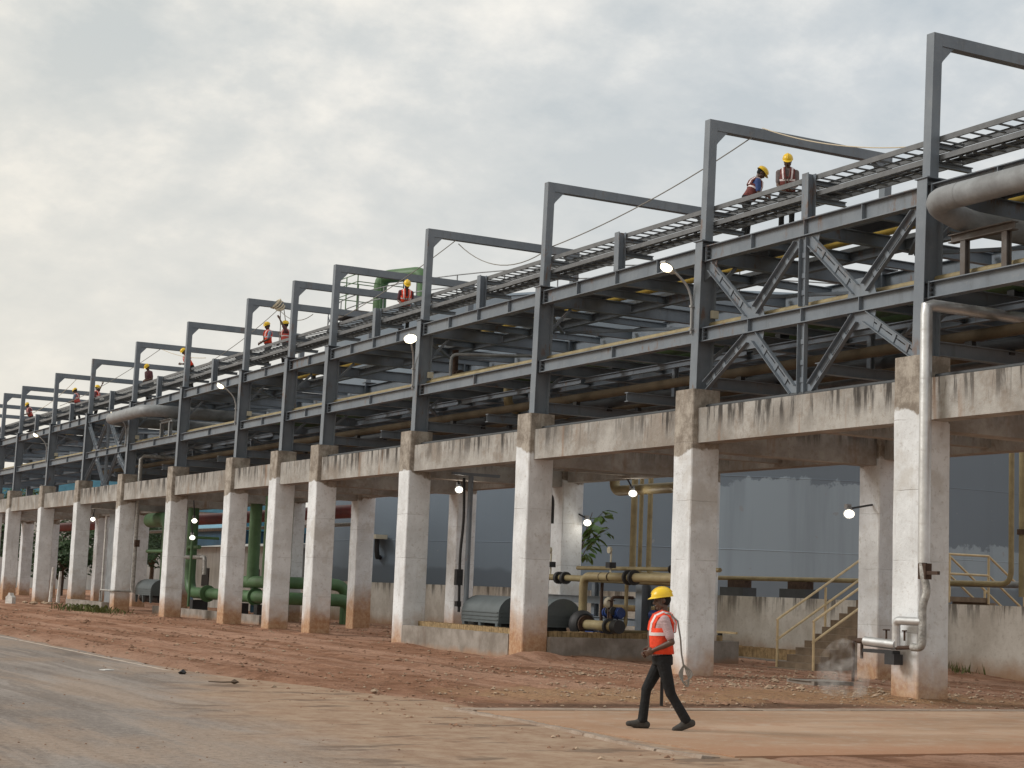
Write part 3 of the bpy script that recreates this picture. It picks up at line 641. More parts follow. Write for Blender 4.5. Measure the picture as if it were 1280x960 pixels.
runpipe('brown_pipe', M['brown_pipe'], 21.75, 6.40+0.19, 0.11, 'dusty brown pipe on the lowest rack level just above concrete beams')
runpipe('brown_pipe', M['brown_pipe'], 23.6, 6.40+0.19, 0.10, 'dusty brown pipe in the middle of the lowest rack level')
runpipe('pale_pipe', M['galv'], 24.3, 6.40+0.16, 0.07, 'thin pale pipe on the lowest rack level near rear columns')
runpipe('pale_green_pipe', M['green_pipe'], 24.9, 6.40+0.16, 0.06, 'thin pale green pipe along rear edge of the lowest rack level')
runpipe('grey_conduit', M['dark_grey'], 20.60, 5.661+0.05, 0.048, 'grey pipe lying on top of the front concrete beams', y0=12, y1=51.3, joint=False)
runpipe('dark_pipe', M['dark'], 21.45, 7.425+0.10, 0.06, 'thin black pipe next to the olive pipe on the middle rack level', joint=False)
runpipe('olive_pipe', M['olive'], 21.95, 7.425+0.14, 0.10, 'second olive pipe deeper in on the middle rack level', joint=False)
runpipe('grey_pipe', M['steel'], 25.2, 7.425+0.14, 0.09, 'slim grey pipe hugging the rear columns on the middle rack level', joint=False)
runpipe('grey_pipe', M['dark_grey'], 22.7, 6.40+0.14, 0.12, 'dark grey pipe between the two brown pipes on lowest level')
runpipe('yellow_pipe', M['yellow_pipe'], 21.62, 9.30, 0.07, 'thin yellow pipe under the cable trays on the top deck')
for k, x in enumerate((20.9, 20.98, 21.08, 21.17)):
    b = MB(); b.tube([(x+0.02*math.sin(y_*0.7+k*2), y_, 9.676+0.036+0.022) for y_ in [16.5+q for q in range(96)]], 0.02, 6)
    tag(b.build('power_cable', M['bolt'], None, True), ('outermost', 'second', 'third', 'innermost')[k]+' black cable lying in the lower cable tray', 'cable', 'cables in the lower tray')
duct = thing('covered_cable_duct', 'dark covered cable duct lying on top deck behind walkway', 'cable duct')
for i in range(10): boxo('cover', M['dark_grey'], duct, 23.45, 23.85, YC[i]+0.01, YC[i+1]-0.01, 9.205, 9.33)
# big expansion loops standing proud of the rack
lp = thing('expansion_loop_pipe', 'thick grey pipe bend jutting from rack beside the nearest portal column', 'pipe')
pipe('tube', M['grey_pipe'], [(19.95, 9.0, 8.66), (19.95, 22.38, 8.66), (20.75, 22.38, 8.42), (26.5, 22.38, 8.36)], 0.215, lp, R=0.48, seg=28)
for yy in (21.62, 19.4, 17.2): 
    b = MB(); b.tube([(19.95, yy-0.012, 8.66), (19.95, yy+0.012, 8.66)], 0.2185, 28); b.build('weld_band', M['grey_pipe'], lp, True)
fr = thing('pipe_support_frame', 'small rusty goalpost stand under the thick grey pipe on the right', 'pipe support')
for yy in (21.25, 22.25): ibeam('leg', M['steel_dirty'], fr, (20.63, yy, 7.43), (20.63, yy, 8.045), 0.12, 0.12, upv=(1, 0, 0))
ibeam('beam', M['steel_dirty'], fr, (20.63, 21.05, 8.12), (20.63, 22.6, 8.12), 0.148, 0.15)
lp = thing('expansion_loop_pipe', 'thick grey U-shaped pipe loop jutting from far part of rack', 'pipe')
pipe('tube', M['grey_pipe'], [(26, 69.4, 8.48), (19.65, 69.4, 8.48), (19.65, 75.4, 8.48), (26, 75.4, 8.48)], 0.25, lp, R=0.95, seg=24)
fr = thing('pipe_support_frame', 'pale goalpost stand under the far U-shaped pipe loop', 'pipe support')
for yy in (69.0, 70.2): ibeam('leg', M['grey_pipe'], fr, (20.63, yy, 7.43), (20.63, yy, 8.02), 0.14, 0.14, upv=(1, 0, 0))
ibeam('beam', M['grey_pipe'], fr, (20.63, 68.8, 8.095), (20.63, 70.4, 8.095), 0.148, 0.15)
# pipe bends inside the rack
pipe_t = thing('olive_pipe_bend', 'olive elbow pipe dropping through the lowest rack level behind the third column', 'pipe')
pipe('tube', M['olive'], [(24.9, 42.3, 6.72), (22.3, 42.3, 6.72), (22.3, 42.3, 7.9), (22.3, 48, 7.9)], 0.13, pipe_t)
pipe_t = thing('rust_pipe_riser', 'rusty riser pipe with valve on middle rack level behind the lit lamp', 'pipe')
pipe('tube', M['rust'], [(22.6, 46.4, 7.43), (22.6, 46.4, 8.85)], 0.10, pipe_t)
b = MB(); b.lathe([(0.03, -0.15), (0.16, -0.13), (0.16, -0.08), (0.09, -0.05), (0.09, 0.05), (0.16, 0.08), (0.16, 0.13), (0.03, 0.15)], Matrix.Translation((22.6, 46.1, 8.05)) @ Matrix.Rotation(math.pi/2, 4, 'X')); b.build('valve', M['rust'], pipe_t, True)
pipe_t = thing('grey_pipe_hoop', 'thin grey pipe hoop standing on the middle rack level behind fourth column', 'pipe')
pipe('tube', M['grey_pipe'], [(21.3, 44.0, 7.43), (21.3, 44.0, 8.35), (23.5, 42.5, 8.35), (24.6, 41.0, 8.25)], 0.045, pipe_t, R=0.2)
# silver steam pipe down the nearest column, with its drain set
sp = thing('steam_drain_pipe', 'shiny aluminium clad steam pipe down the nearest column ending in small valves', 'pipe')
b = MB(); b.tube([(20.08, 22.60, 2.42), (20.08, 22.60, 6.72), (20.08, 22.60, 6.86), (20.22, 22.60, 6.90), (27, 22.60, 6.90)], 0.105, 20); b.build('cladding', M['silver'], sp, True)
for z in (3.1, 4.35, 5.6, 6.45):
    b = MB(); b.tube([(20.08, 22.6, z-0.012), (20.08, 22.6, z+0.012)], 0.1085, 20); b.build('cladding_joint', M['silver'], sp, True)
for x in (21.2, 22.6, 24.0):
    b = MB(); b.tube([(x-0.012, 22.6, 6.9), (x+0.012, 22.6, 6.9)], 0.1085, 20); b.build('cladding_joint', M['silver'], sp, True)
pipe('wrapped_pipe', M['silver_dull'], [(20.06, 22.60, 2.42), (20.04, 22.56, 2.2), (20.08, 22.50, 1.95), (20.02, 22.56, 1.7), (20.02, 22.55, 1.30), (20.02, 22.55, 0.98), (20.02, 22.80, 0.98)], 0.068, sp, R=0.12)
b = MB(); b.box(20.0, 20.14, 22.47, 22.66, 2.14, 2.41); b.box(20.02, 20.08, 22.2, 22.47, 2.22, 2.28); b.build('clamp', M['rust'], sp)
pipe('loop_pipe', M['silver'], [(20.02, 22.55, 1.42), (20.02, 23.22, 1.42), (20.02, 23.22, 0.96)], 0.075, sp, R=0.1)
pipe('trap_body', M['silver'], [(20.0, 23.18, 1.0), (20.0, 24.0, 1.03)], 0.085, sp)
pipe('joint_pipe', M['rust'], [(20.01, 22.75, 0.98), (20.01, 23.2, 0.95)], 0.035, sp)
b = MB(); b.box(19.93, 20.1, 23.2, 24.0, 0.84, 0.90); b.box(19.92, 20.12, 23.15, 23.4, 0.66, 0.84); b.build('drip_tray', M['dark'], sp)
for yy, rr in ((23.45, 0.07), (22.98, 0.05)):
    b = MB(); b.tube([(20.0, yy, 1.08), (20.0, yy, 1.24)], 0.018, 8); b.lathe([(rr*0.8, -0.012), (rr, 0.0), (rr*0.8, 0.012)], Matrix.Translation((20.0, yy, 1.25)), 12); b.build('valve_wheel', M['rust'], sp, True)
pipe('drain_pipe', M['rust'], [(20.0, 23.98, 1.03), (20.0, 24.33, 1.03), (20.0, 24.33, 0.30)], 0.028, sp, R=0.06)
pipe('drain_pipe', M['rust'], [(20.0, 24.10, 1.03), (20.0, 24.10, 0.72)], 0.028, sp)
b = MB(); b.tube([(20.0, 24.0, 1.03), (20.0, 24.2, 1.03)], 0.05, 10); b.build('coupling', M['rust'], sp, True)
sp2 = thing('steam_drain_pipe', 'thin silver steam pipe down a far column below the U-shaped loop', 'pipe')
b = MB(); b.tube([(20.98, 74.3, 0.9), (20.98, 74.3, 6.75), (21.1, 74.3, 6.9), (26, 74.3, 6.9)], 0.085, 12); b.build('cladding', M['silver_dull'], sp2, True)
b = MB(); b.box(20.9, 21.1, 74.05, 74.22, 2.9, 3.2); b.build('clamp', M['rust'], sp2)
pipe('drain_pipe', M['silver_dull'], [(20.98, 74.3, 0.95), (20.12, 74.3, 0.95), (20.12, 76.4, 0.95), (20.12, 76.4, 0.2)], 0.04, sp2)

# ================================================================== lamps
def street_lamp(i, label, turn=0.0, big=1.0):
    y = YC[i]; t = thing('street_lamp', label, 'lamp', (20.43, y, 7.3), group='lamps on the rack columns')
    TZ = Matrix.Rotation(turn, 4, 'Z'); pipe('arm', M['lamp_body'], [(-0.03, 0.06, 0.0), (-0.03, 0.06, 0.75), TZ @ V((-0.14, 0.08, 1.05)), TZ @ V((-0.42, 0.16, 1.32))], 0.028, t, R=0.2, seg=8)
    F = TZ @ Matrix.Translation((-0.56, 0.20, 1.40)) @ Matrix.Rotation(math.radians(16), 4, 'Z') @ Matrix.Rotation(math.radians(28), 4, 'Y')
    b = MB(); b.prism([(-0.22, -0.07), (-0.12, -0.11), (0.16, -0.09), (0.2, -0.04), (0.2, 0.04), (0.16, 0.09), (-0.12, 0.11), (-0.22, 0.07)], 0.05, F); b.build('head', M['lamp_body'], t)
    b = MB(); b.lathe([(0.004, -0.12), (0.08, -0.105), (0.125, -0.07), (0.135, -0.026)], F @ Matrix.Translation((-0.06, 0, 0.026-0.026*big)) @ Matrix.Scale(big, 4), 16); b.build('lens', M['lamp_on'], t, True)
    b = MB(); b.box(0.33, 0.50, -0.20, -0.13, 0.35, 0.52); b.build('junction_box', M['cream'], t)
    pipe('cable', M['dark'], [(0.42, -0.16, 0.36), (0.44, -0.19, 0.1), (0.2, -0.17, -0.1)], 0.014, t, R=0.1, seg=6)
    for z in (0.1, 0.6):
        b = MB(); b.box(-0.07, 0.02, 0.02, 0.10, z-0.02, z+0.02); b.build('clamp', M['lamp_body'], t)
street_lamp(2, 'lit street lamp on bent arm from the second column from the right')
street_lamp(4, 'brightly lit street lamp facing the camera on the fourth column from the right', 1.15, 1.35)
street_lamp(7, 'lit street lamp on a bent arm right of the far U-shaped pipe loop')
street_lamp(9, 'lit street lamp at left end of the far U-shaped pipe loop')
street_lamp(11, 'lit street lamp farthest left on the rack')
def flood(x, y, z, tgt, label):
    t = thing('flood_light', label, 'lamp', (x, y, z), group='flood lights under the trestle')
    d = (V((0, 0, 1.7))-V((x, y, z))).normalized(); d = (d+V((0, 0, -0.75))).normalized(); q = d.to_track_quat('Z', 'Y').to_matrix().to_4x4(); tg = V(tgt)-V((x, y, z))
    b = MB(); b.lathe([(0.05, -0.24), (0.07, -0.15), (0.10, -0.07), (0.125, 0.0), (0.118, 0.0), (0.09, -0.03)], q, 16); b.build('reflector', M['lamp_body'], t, True)
    b = MB(); b.lathe([(0.090, -0.01), (0.075, 0.018), (0.045, 0.032), (0.004, 0.036)], q, 16); b.build('lens', M['lamp_cool'], t, True)
    back = q @ V((0, 0, -0.2)); b = MB(); b.bar(back, tg, 0.04, 0.04); b.build('bracket', M['dark'], t)
    b = MB(); b.box(back.x-0.06, back.x+0.06, back.y-0.0, back.y+0.10, back.z-0.0, back.z+0.10); b.build('ballast_box', M['lamp_body'], t)
    l_ = bpy.data.lights.new('flood_bulb', 'POINT'); l_.energy = 6; l_.color = (1.0, 0.93, 0.8); l_.shadow_soft_size = 0.1
    lo = bpy.data.objects.new('flood_bulb', l_); C.objects.link(lo); lo.parent = t; lo.location = q @ V((0, 0, 0.17))
flood(22.23, 45.0, 4.53, (22.23, 45.1, 4.8), 'lit flood light hanging from beam above the thin grey conduit post')
flood(25.95, 43.85, 3.74, (25.85, 44.2, 4.0), 'lit flood light beside leafy branch in front of the tank')
flood(25.72, 41.0, 4.51, (25.65, 41.2, 4.92), 'lit flood light above the walking worker, near the olive overhead pipe')
flood(24.42, 29.92, 3.64, (25.30, 30.2, 3.9), 'lit flood light by the rear column above the stairs')
flood(22.22, 70.0, 4.03, (22.22, 70.3, 5.0), 'upper of two lit flood lights near the red pipe')
flood(22.3, 70.4, 3.33, (22.25, 70.5, 4.0), 'lower of two lit flood lights near the red pipe')
flood(21.26, 83.0, 4.27, (21.3, 82.9, 4.8), 'lit flood light at far left between whitewashed columns')

# ================================================================== storage tank
TX, TY, TR, TH = 53.5, 78.5, 20.9, 14.9
tk = thing('storage_tank', 'huge blue grey cylindrical storage tank with patchy paint behind the rack', 'tank', (TX, TY, 0))
nseg = 128; nc = 5; CZ = [0.0, 3.76, 6.9, 9.8, 12.4, TH]
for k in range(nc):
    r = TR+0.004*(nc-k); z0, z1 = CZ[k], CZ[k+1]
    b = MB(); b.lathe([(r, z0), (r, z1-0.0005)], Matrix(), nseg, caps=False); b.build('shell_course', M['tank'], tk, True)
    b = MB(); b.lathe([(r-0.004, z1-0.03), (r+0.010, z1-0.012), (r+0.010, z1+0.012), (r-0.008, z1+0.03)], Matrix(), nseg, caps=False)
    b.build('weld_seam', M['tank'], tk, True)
b = MB(); b.lathe([(TR+0.05, TH), (TR-0.2, TH+0.15), (TR*0.5, TH+1.0), (0.1, TH+1.6)], Matrix(), nseg); b.build('roof', M['tank'], tk, True)
rl = MB()
for z in (0.55, 1.1):
    rl.tube([((TR-0.1)*math.cos(a*math.pi/48), (TR-0.1)*math.sin(a*math.pi/48), TH+0.1+z) for a in range(30, 88)], 0.03, 6)
rl.build('roof_railing', M['grey_pipe'], tk)
for a in range(30, 88, 2):
    x, y = (TR-0.1)*math.cos(a*math.pi/48), (TR-0.1)*math.sin(a*math.pi/48)
    b = MB(); b.tube([(x, y, TH), (x, y, TH+1.2)], 0.03, 6); b.build('railing_post', M['grey_pipe'], tk)
gp = thing('green_vent_pipe', 'green gooseneck vent pipe standing on railed platform above the tank roof', 'vent pipe', (33.9, 78.6, 15.75))
pipe('tube', M['green_pipe'], [(0, 0, -0.6), (0, 0, 1.35), (1.2, -2.6, 1.35), (1.2, -2.6, -0.7)], 0.34, gp, R=0.6)
b = MB(); b.box(-1.6, 1.0, -0.8, 2.2, -0.75, -0.6); b.build('platform', M['steel_dirty'], gp)
for px_, py_ in ((-0.6, -0.6), (0.9, -0.6), (0.9, 2.0), (-0.6, 2.0)): baro('leg', M['steel_dirty'], gp, (px_, py_, -0.98), (px_, py_, -0.751), 0.15, 0.15)
for px_, py_ in ((-1.55, -0.75), (-1.55, 0.7), (-1.55, 2.15), (0.95, -0.75), (0.95, 2.15), (-0.3, 2.15), (-0.3, -0.75)):
    b = MB(); b.tube([(px_, py_, -0.6), (px_, py_, 1.25)], 0.03, 6); b.build('railing_post', M['green_pipe'], gp)
for z in (0.35, 0.85, 1.25):
    b = MB(); b.tube([(0.95, -0.75, z), (-1.55, -0.75, z), (-1.55, 2.15, z), (0.95, 2.15, z)], 0.025, 6); b.build('railing', M['green_pipe'], gp)
# second pale vessel glimpsed behind the nearest bay
tk2 = thing('storage_tank', 'pale cream clad tank glimpsed between beams at right edge behind the rack', 'tank', (71, 47, 0))
for k in range(9):
    b = MB(); b.lathe([(8.5, k*2.0), (8.5, k*2.0+1.97)], Matrix(), 48, caps=False); b.build('shell_course', M['white_wall'], tk2, True)
b = MB(); b.lathe([(8.5, 18), (4, 19.2), (0.1, 19.6)], Matrix(), 48); b.build('roof', M['white_wall'], tk2, True)

# ================================================================== bund wall, stairs and yard pipes
bw = thing('bund_wall', 'stained pale concrete bund wall running behind the rack in front of tank', 'wall')
yy = 24.0
while yy < 84:
    boxo('wall_panel', M['wall'], bw, 30.0, 30.25, yy+0.006, yy+5.994, -0.2, 1.76); yy += 6.0
stt = thing('stairs', 'concrete stairs with cream handrails climbing over the bund wall', 'stairs', (26.3, 33.5, 0))
ns, rise, going, wd = 11, 0.177, 0.272, 1.45
for k in range(ns):
    boxo('step', M['step'], stt, k*going+0.001, (k+1)*going-0.001, 0.05+0.004*(k % 2), wd-0.05-0.004*(k % 2), -0.1, (k+1)*rise)
xt = ns*going; zt = ns*rise
boxo('landing', M['step'], stt, xt, xt+2.7, 0.05, wd-0.05, zt-0.12, zt+0.004)
for k in range(8): boxo('step', M['step'], stt, xt+2.7+k*going+0.001, xt+2.7+(k+1)*going-0.001, 0.06, wd-0.06, zt-(k+1)*rise-0.05, zt-(k+1)*rise+0.06)
for yy in (0.0, wd):
    for hgt in (1.08, 0.58):
        b = MB(); b.tube([(-0.02, yy, hgt+rise*0.6), (0.05, yy, hgt+rise*0.9), (xt, yy, zt+hgt), (xt+2.65, yy, zt+hgt), (xt+5.2, yy, zt+hgt-1.75)], 0.032, 8); b.build('handrail', M['rail'], stt, True)
    for xx in (0.0, xt*0.5, xt, xt+1.3, xt+2.65, xt+3.9):
        zg = min(zt, xx/going*rise) if xx <= xt+2.66 else zt-(xx-xt-2.65)*0.69
        b = MB(); b.tube([(xx+0.01, yy, max(-0.05, zg-0.15)), (xx+0.01, yy, zg+1.08+(0.1 if xx == 0 else 0))], 0.032, 8); b.build('railing_post', M['rail'], stt, True)
b = MB(); b.box(-0.28, 0.0, 0.0, wd, -0.1, 0.035); b.build('landing_pad', M['step'], stt)
yp = thing('yard_pipe', 'olive pipe running along the top of bund wall then rising at right edge', 'pipe')
pipe('tube', M['olive'], [(30.9, 46.0, 2.30), (30.9, 31.62, 2.30), (30.9, 31.62, 8.5)], 0.068, yp, R=0.35)
for q in (43.0, 40.0, 36.2):
    boxo('pedestal', M['dark_grey'], yp, 30.6, 31.1, q-0.6, q+0.6, 1.765, 2.02); boxo('saddle', M['rust'], yp, 30.78, 31.02, q-0.45, q+0.45, 2.022, 2.235)
for k, (dx_, m_) in enumerate(((0.0, 'olive'), (0.24, 'grey_pipe'), (0.48, 'olive'))):
    q = thing('riser_pipe', ('front', 'grey middle', 'rear')[k]+' riser of the three vertical pipes at right edge beside tank', 'pipe', (31.5+dx_*0.7, 31.86-dx_*0.1, 0))
    pipe('tube', M[m_], [(-0.3, 6, 2.3), (-0.0, 0, 2.3), (0, 0, 9.5)] if k == 1 else [(0, 0, 2.0), (0, 0, 9.5)], 0.085, q, R=0.35)
    b = MB(); b.tube([(0, 0, 3.55), (0, 0, 3.68)], 0.13, 12); b.build('flange', M['rust'], q, True)
for k, y in enumerate((49.3, 48.85, 48.3)):
    q = thing('riser_pipe', ('left', 'middle', 'right')[k]+' one of three slim olive risers in front of tank above the walking worker', 'pipe', (31.0, y, 0))
    pipe('tube', M['olive'], [(0.5, -0.9, 2.35), (0, 0, 2.35), (0, 0, 8.8)] if k != 1 else [(0, 0, 2.3), (0, 0, 8.8)], (0.11, 0.07, 0.085)[k], q, R=0.3)
q = thing('overhead_pipe', 'olive overhead pipe with elbow just under the beam above walking worker', 'pipe')
pipe('tube', M['olive'], [(26.15, 42.7, 6.3), (26.15, 42.7, 4.66), (26.15, 39.3, 4.66), (26.15, 39.3, 2.1)], 0.15, q, R=0.3)
q = thing('conduit_hook', 'dark hooked pipe end hanging under beam left of the third column', 'pipe')
pipe('tube', M['dark'], [(24.0, 43.6, 5.6), (24.0, 43.6, 4.4), (24.0, 42.6, 4.4), (24.0, 42.6, 3.6)], 0.09, q, R=0.25)
q = thing('instrument_tube', 'thin grey instrument tube bending down beside the olive risers', 'pipe')
pipe('tube', M['grey_pipe'], [(29.6, 44.6, 6.5), (29.6, 44.6, 3.9), (29.6, 43.0, 3.9), (29.6, 43.0, 2.0)], 0.03, q, R=0.15)
wl = thing('wall_lamp', 'small dark lamp bracket fixed to the tank shell between columns', 'lamp')
b = MB(); b.tube([(33.1, 74.9, 2.95), (32.7, 74.6, 2.95), (32.6, 74.5, 3.3), (32.6, 74.5, 3.8)], 0.12, 8); b.build('bracket', M['dark'], wl, True)
b = MB(); b.box(32.3, 32.9, 74.0, 75.0, 3.8, 4.0); b.build('shade', M['cream'], wl)

# ================================================================== pump plinth between third and fourth columns
pl = thing('pump_plinth', 'low cement kerbed plinth with brick edging under the pumps', 'plinth')
boxo('kerb', M['plinth'], pl, 20.215, 20.46, 37.83, 44.19, -0.2, 0.585)
boxo('kerb', M['plinth'], pl, 20.94, 26.6, 36.98, 37.2, -0.2, 0.565)
boxo('kerb', M['plinth'], pl, 26.35, 26.6, 37.21, 44.3, -0.2, 0.575)
boxo('floor', M['plinth'], pl, 20.47, 26.34, 37.21, 44.8, -0.2, 0.40)
for k in range(50):
    y = 37.95+k*0.125; boxo('brick', M['brick'], pl, 20.72, 20.95, y+0.004, y+0.115, 0.40, 0.70+0.006*(k % 3))
for k in range(42):
    x = 21.1+k*0.125; boxo('brick', M['brick'], pl, x+0.004, x+0.115, 37.35, 37.58, 0.40, 0.69+0.006*(k % 3))
def hood(y0, y1, x, label):
    t = thing('motor_hood', label, 'motor cover', (x, y0, 0.42)); L = y1-y0; n = 14
    prof = [(0.52, 0.0), (0.52, 0.30), (0.55, 0.55)]+[(0.55*math.cos(a*math.pi/n), 0.60+0.48*math.sin(a*math.pi/n)) for a in range(n+1)]+[(-0.55, 0.55), (-0.52, 0.30), (-0.52, 0.0), (-0.47, 0.0), (-0.47, 0.34), (0.47, 0.34), (0.47, 0.0)]
    F = Matrix(((1, 0, 0, 0), (0, 0, 1, L/2), (0, 1, 0, 0), (0, 0, 0, 1)))
    b = MB(); b.prism([(0.55, 0.34)]+prof[2:n+5]+[(-0.55, 0.34)], L, F); b.build('cover', M['hood'], t, True)
    for yy in (0.12, L-0.12, L*0.5):
        for s in (-1, 1):
            b = MB(); b.prism([(s*0.49-0.06, 0.339), (s*0.49-0.03, 0.0), (s*0.49+0.03, 0.0), (s*0.49+0.06, 0.339)], 0.14, Matrix(((1, 0, 0, 0), (0, 0, 1, yy), (0, 1, 0, 0), (0, 0, 0, 1)))); b.build('leg', M['hood'], t)
    for zz in (0.42, 0.52, 0.62):
        b = MB(); b.box(-0.575, -0.555, 0.03, L-0.03, zz, zz+0.025); b.build('rib', M['hood'], t)
        b = MB(); b.box(-0.5, 0.5, -0.02, -0.001, zz, zz+0.025); b.build('rib', M['hood'], t)
    b = MB(); b.tube([(0, 0.1, 0.2), (0, L+0.5, 0.2)], 0.2, 12); b.build('shaft_casing', M['dark'], t, True)
hood(41.3, 43.55, 22.3, 'rounded grey motor hood left of the third column from the right')
hood(38.75, 40.4, 22.3, 'rounded grey motor hood right of third column beside the round pump')
pm = thing('pump', 'dark round pump with blue motor parts and olive discharge pipe on the plinth', 'pump', (22.6, 38.2, 0.42))
RY = Matrix.Rotation(math.pi/2, 4, 'X')
b = MB(); b.lathe([(0.1, -0.2), (0.30, -0.17), (0.36, -0.05), (0.36, 0.08), (0.28, 0.18), (0.1, 0.2)], Matrix.Translation((0, 0.1, 0.45)) @ RY, 20); b.build('casing', M['dark'], pm, True)
for dy_ in (-0.14, 0.32): b = MB(); b.tube([(0, dy_, 0.45), (0, dy_+0.05, 0.45)], 0.24, 16); b.build('flange', M['rust'], pm, True)
b = MB(); b.box(-0.3, 0.3, -0.6, 0.6, 0.0, 0.12); b.build('base', M['dark'], pm)
b = MB(); b.box(-0.16, 0.16, -0.75, -0.35, 0.02, 0.3); b.build('blue_guard', M['blue'], pm)
b = MB(); b.tube([(0.5, -1.0, 0.78), (0.5, -0.25, 0.78)], 0.13, 12); b.build('motor', M['blue'], pm, True)
for k in range(5): b = MB(); b.tube([(0.5, -0.95+0.15*k, 0.78), (0.5, -0.92+0.15*k, 0.78)], 0.15, 12); b.build('motor_fin', M['blue'], pm, True)
pipe('suction_pipe', M['olive'], [(0, -0.15, 0.45), (0, -1.5, 0.45)], 0.13, pm)
b = MB(); b.tube([(0, -1.3, 0.45), (0, -1.22, 0.45)], 0.2, 14); b.build('flange', M['dark'], pm, True); b = MB(); b.tube([(0, -1.5, 0.45), (0, -1.75, 0.45)], 0.17, 14); b.build('valve_body', M['dark'], pm, True)
dp = thing('discharge_pipe', 'thick olive pipe bending down to the round pump', 'pipe')
pipe('tube', M['olive'], [(22.7, 38.45, 1.0), (22.7, 38.45, 2.10), (22.9, 33.7, 2.10)], 0.112, dp, R=0.28, seg=18)
for yy in (36.1, 36.35):
    b = MB(); b.tube([(22.78, yy, 2.1), (22.78, yy+0.07, 2.1)], 0.19, 16); b.build('flange', M['dark'], dp, True)
for yy in (38.0, 37.6, 37.2):
    b = MB(); b.tube([(22.73, yy, 2.1), (22.73, yy+0.02, 2.1)], 0.117, 18); b.build('insulation_joint', M['brown_pipe'], dp, True)
vp = thing('valve_pipe', 'olive pipe with black butterfly valve and gauge behind the third column', 'pipe')
pipe('tube', M['olive'], [(23.6, 42.4, 2.08), (23.6, 35.0, 2.0)], 0.085, vp)
for yy in (40.9, 41.25): b = MB(); b.tube([(23.6, yy, 2.06), (23.6, yy+0.12, 2.06)], 0.17, 14); b.build('valve', M['dark'], vp, True)
for yy in (41.8, 38.6):
    b = MB(); b.tube([(23.6, yy, 2.15), (23.6, yy, 2.75)], 0.025, 8); b.lathe([(0.09, -0.03), (0.09, 0.03)], Matrix.Translation((23.55, yy, 2.82)) @ Matrix.Rotation(math.pi/2, 4, 'Y'), 14); b.build('gauge', M['cream'], vp, True)
    b = MB(); b.box(23.5, 23.7, yy-0.1, yy+0.1, 2.35, 2.5); b.build('gauge_valve', M['dark'], vp)
sk = thing('pump_skid_frame', 'grey steel skid frame with thick post behind the pump and helmeted worker', 'frame')
ibeam('post', ST, sk, (24.2, 37.9, 0.41), (24.2, 37.9, 2.05), 0.3, 0.3, upv=(1, 0, 0))
for z in (0.95, 1.5): ibeam('rail', ST, sk, (24.4, 36.3, z), (24.4, 43.5, z), 0.2, 0.12)
for y in (41, 36.6): ibeam('post', ST, sk, (24.6, y, 0.0), (24.6, y, 2.0), 0.16, 0.16, upv=(1, 0, 0))
for k, y in enumerate((37.1, 36.4, 35.5)):
    q = thing('small_motor', ('left', 'middle', 'right')[k]+' small dark blue motor on the skid frame behind worker', 'motor', (24.1, y, 1.1))
    b = MB(); b.tube([(0, -0.2, 0.08), (0, 0.2, 0.08)], 0.13, 12); b.build('body', M['blue'] if k != 1 else M['dark'], q, True)
    b = MB(); b.box(-0.12, 0.12, -0.15, 0.15, -0.08, -0.04); b.tube([(0, 0.0, 0.2), (0, 0, 0.36)], 0.05, 8); b.build('base', M['rust'], q)
ps = thing('valve_wheel_stand', 'pale cream handwheel valve beside the olive discharge pipe', 'valve', (22.9, 37.5, 1.25))
b = MB(); b.tube([(0, 0, -0.8), (0, 0, 0.25)], 0.03, 8); b.build('stem', M['rust'], ps, True)
b = MB(); b.lathe([(0.10, -0.05), (0.15, 0), (0.10, 0.05)], Matrix.Translation((0, 0, 0.2)) @ RY, 14); b.build('wheel', M['cream'], ps, True)
cp = thing('conduit_post', 'thin dark grey conduit post with switch boxes on plinth near the fourth column', 'post', (21.9, 43.6, 0.4))
b = MB(); b.tube([(0, 0, 0), (0, 0, 4.45)], 0.075, 10); b.build('post', M['steel'], cp, True)
b = MB(); b.box(-0.6, 0.9, -0.06, 0.06, 4.46, 4.54); b.build('crossarm', M['steel'], cp)
pipe('cable', M['dark'], [(-0.16, 0.1, 0.6), (-0.2, 0.1, 2.2), (-0.12, 0.1, 3.2), (-0.17, 0.1, 4.4)], 0.04, cp, R=0.4)
b = MB(); b.box(-0.3, -0.1, 0.05, 0.2, 1.35, 1.8); b.build('switch_box', M['dark'], cp)
b = MB(); b.box(-0.26, -0.12, 0.05, 0.2, 0.75, 0.9); b.build('switch_box', M['dark'], cp)
def thin(name, m_, pts, r, label, R=None):
    t = thing(name, label, 'pipe'); pipe('tube', m_, pts, r, t, R=R if R else r*3, seg=10); return t
thin('olive_branch_pipe', M['olive'], [(24.0, 41.0, 2.35), (24.0, 34.2, 2.35)], 0.055, 'thin upper olive pipe above the thick discharge pipe')
thin('olive_branch_pipe', M['olive'], [(23.3, 40.4, 0.85), (23.3, 37.3, 0.85), (23.3, 37.3, 1.95)], 0.05, 'thin low olive pipe rising behind the helmeted worker')
thin('olive_branch_pipe', M['olive'], [(22.9, 37.75, 0.72), (25.6, 37.75, 0.72)], 0.05, 'thin olive pipe just above the kerb beside the worker vest')
thin('rust_branch_pipe', M['rust'], [(22.95, 37.45, 0.42), (22.95, 37.45, 1.6), (23.6, 37.45, 1.6)], 0.04, 'rusty thin branch pipe beside the pale handwheel')
thin('rust_branch_pipe', M['rust'], [(23.9, 39.5, 0.42), (23.9, 39.5, 2.0)], 0.045, 'rusty vertical branch pipe behind the round pump')
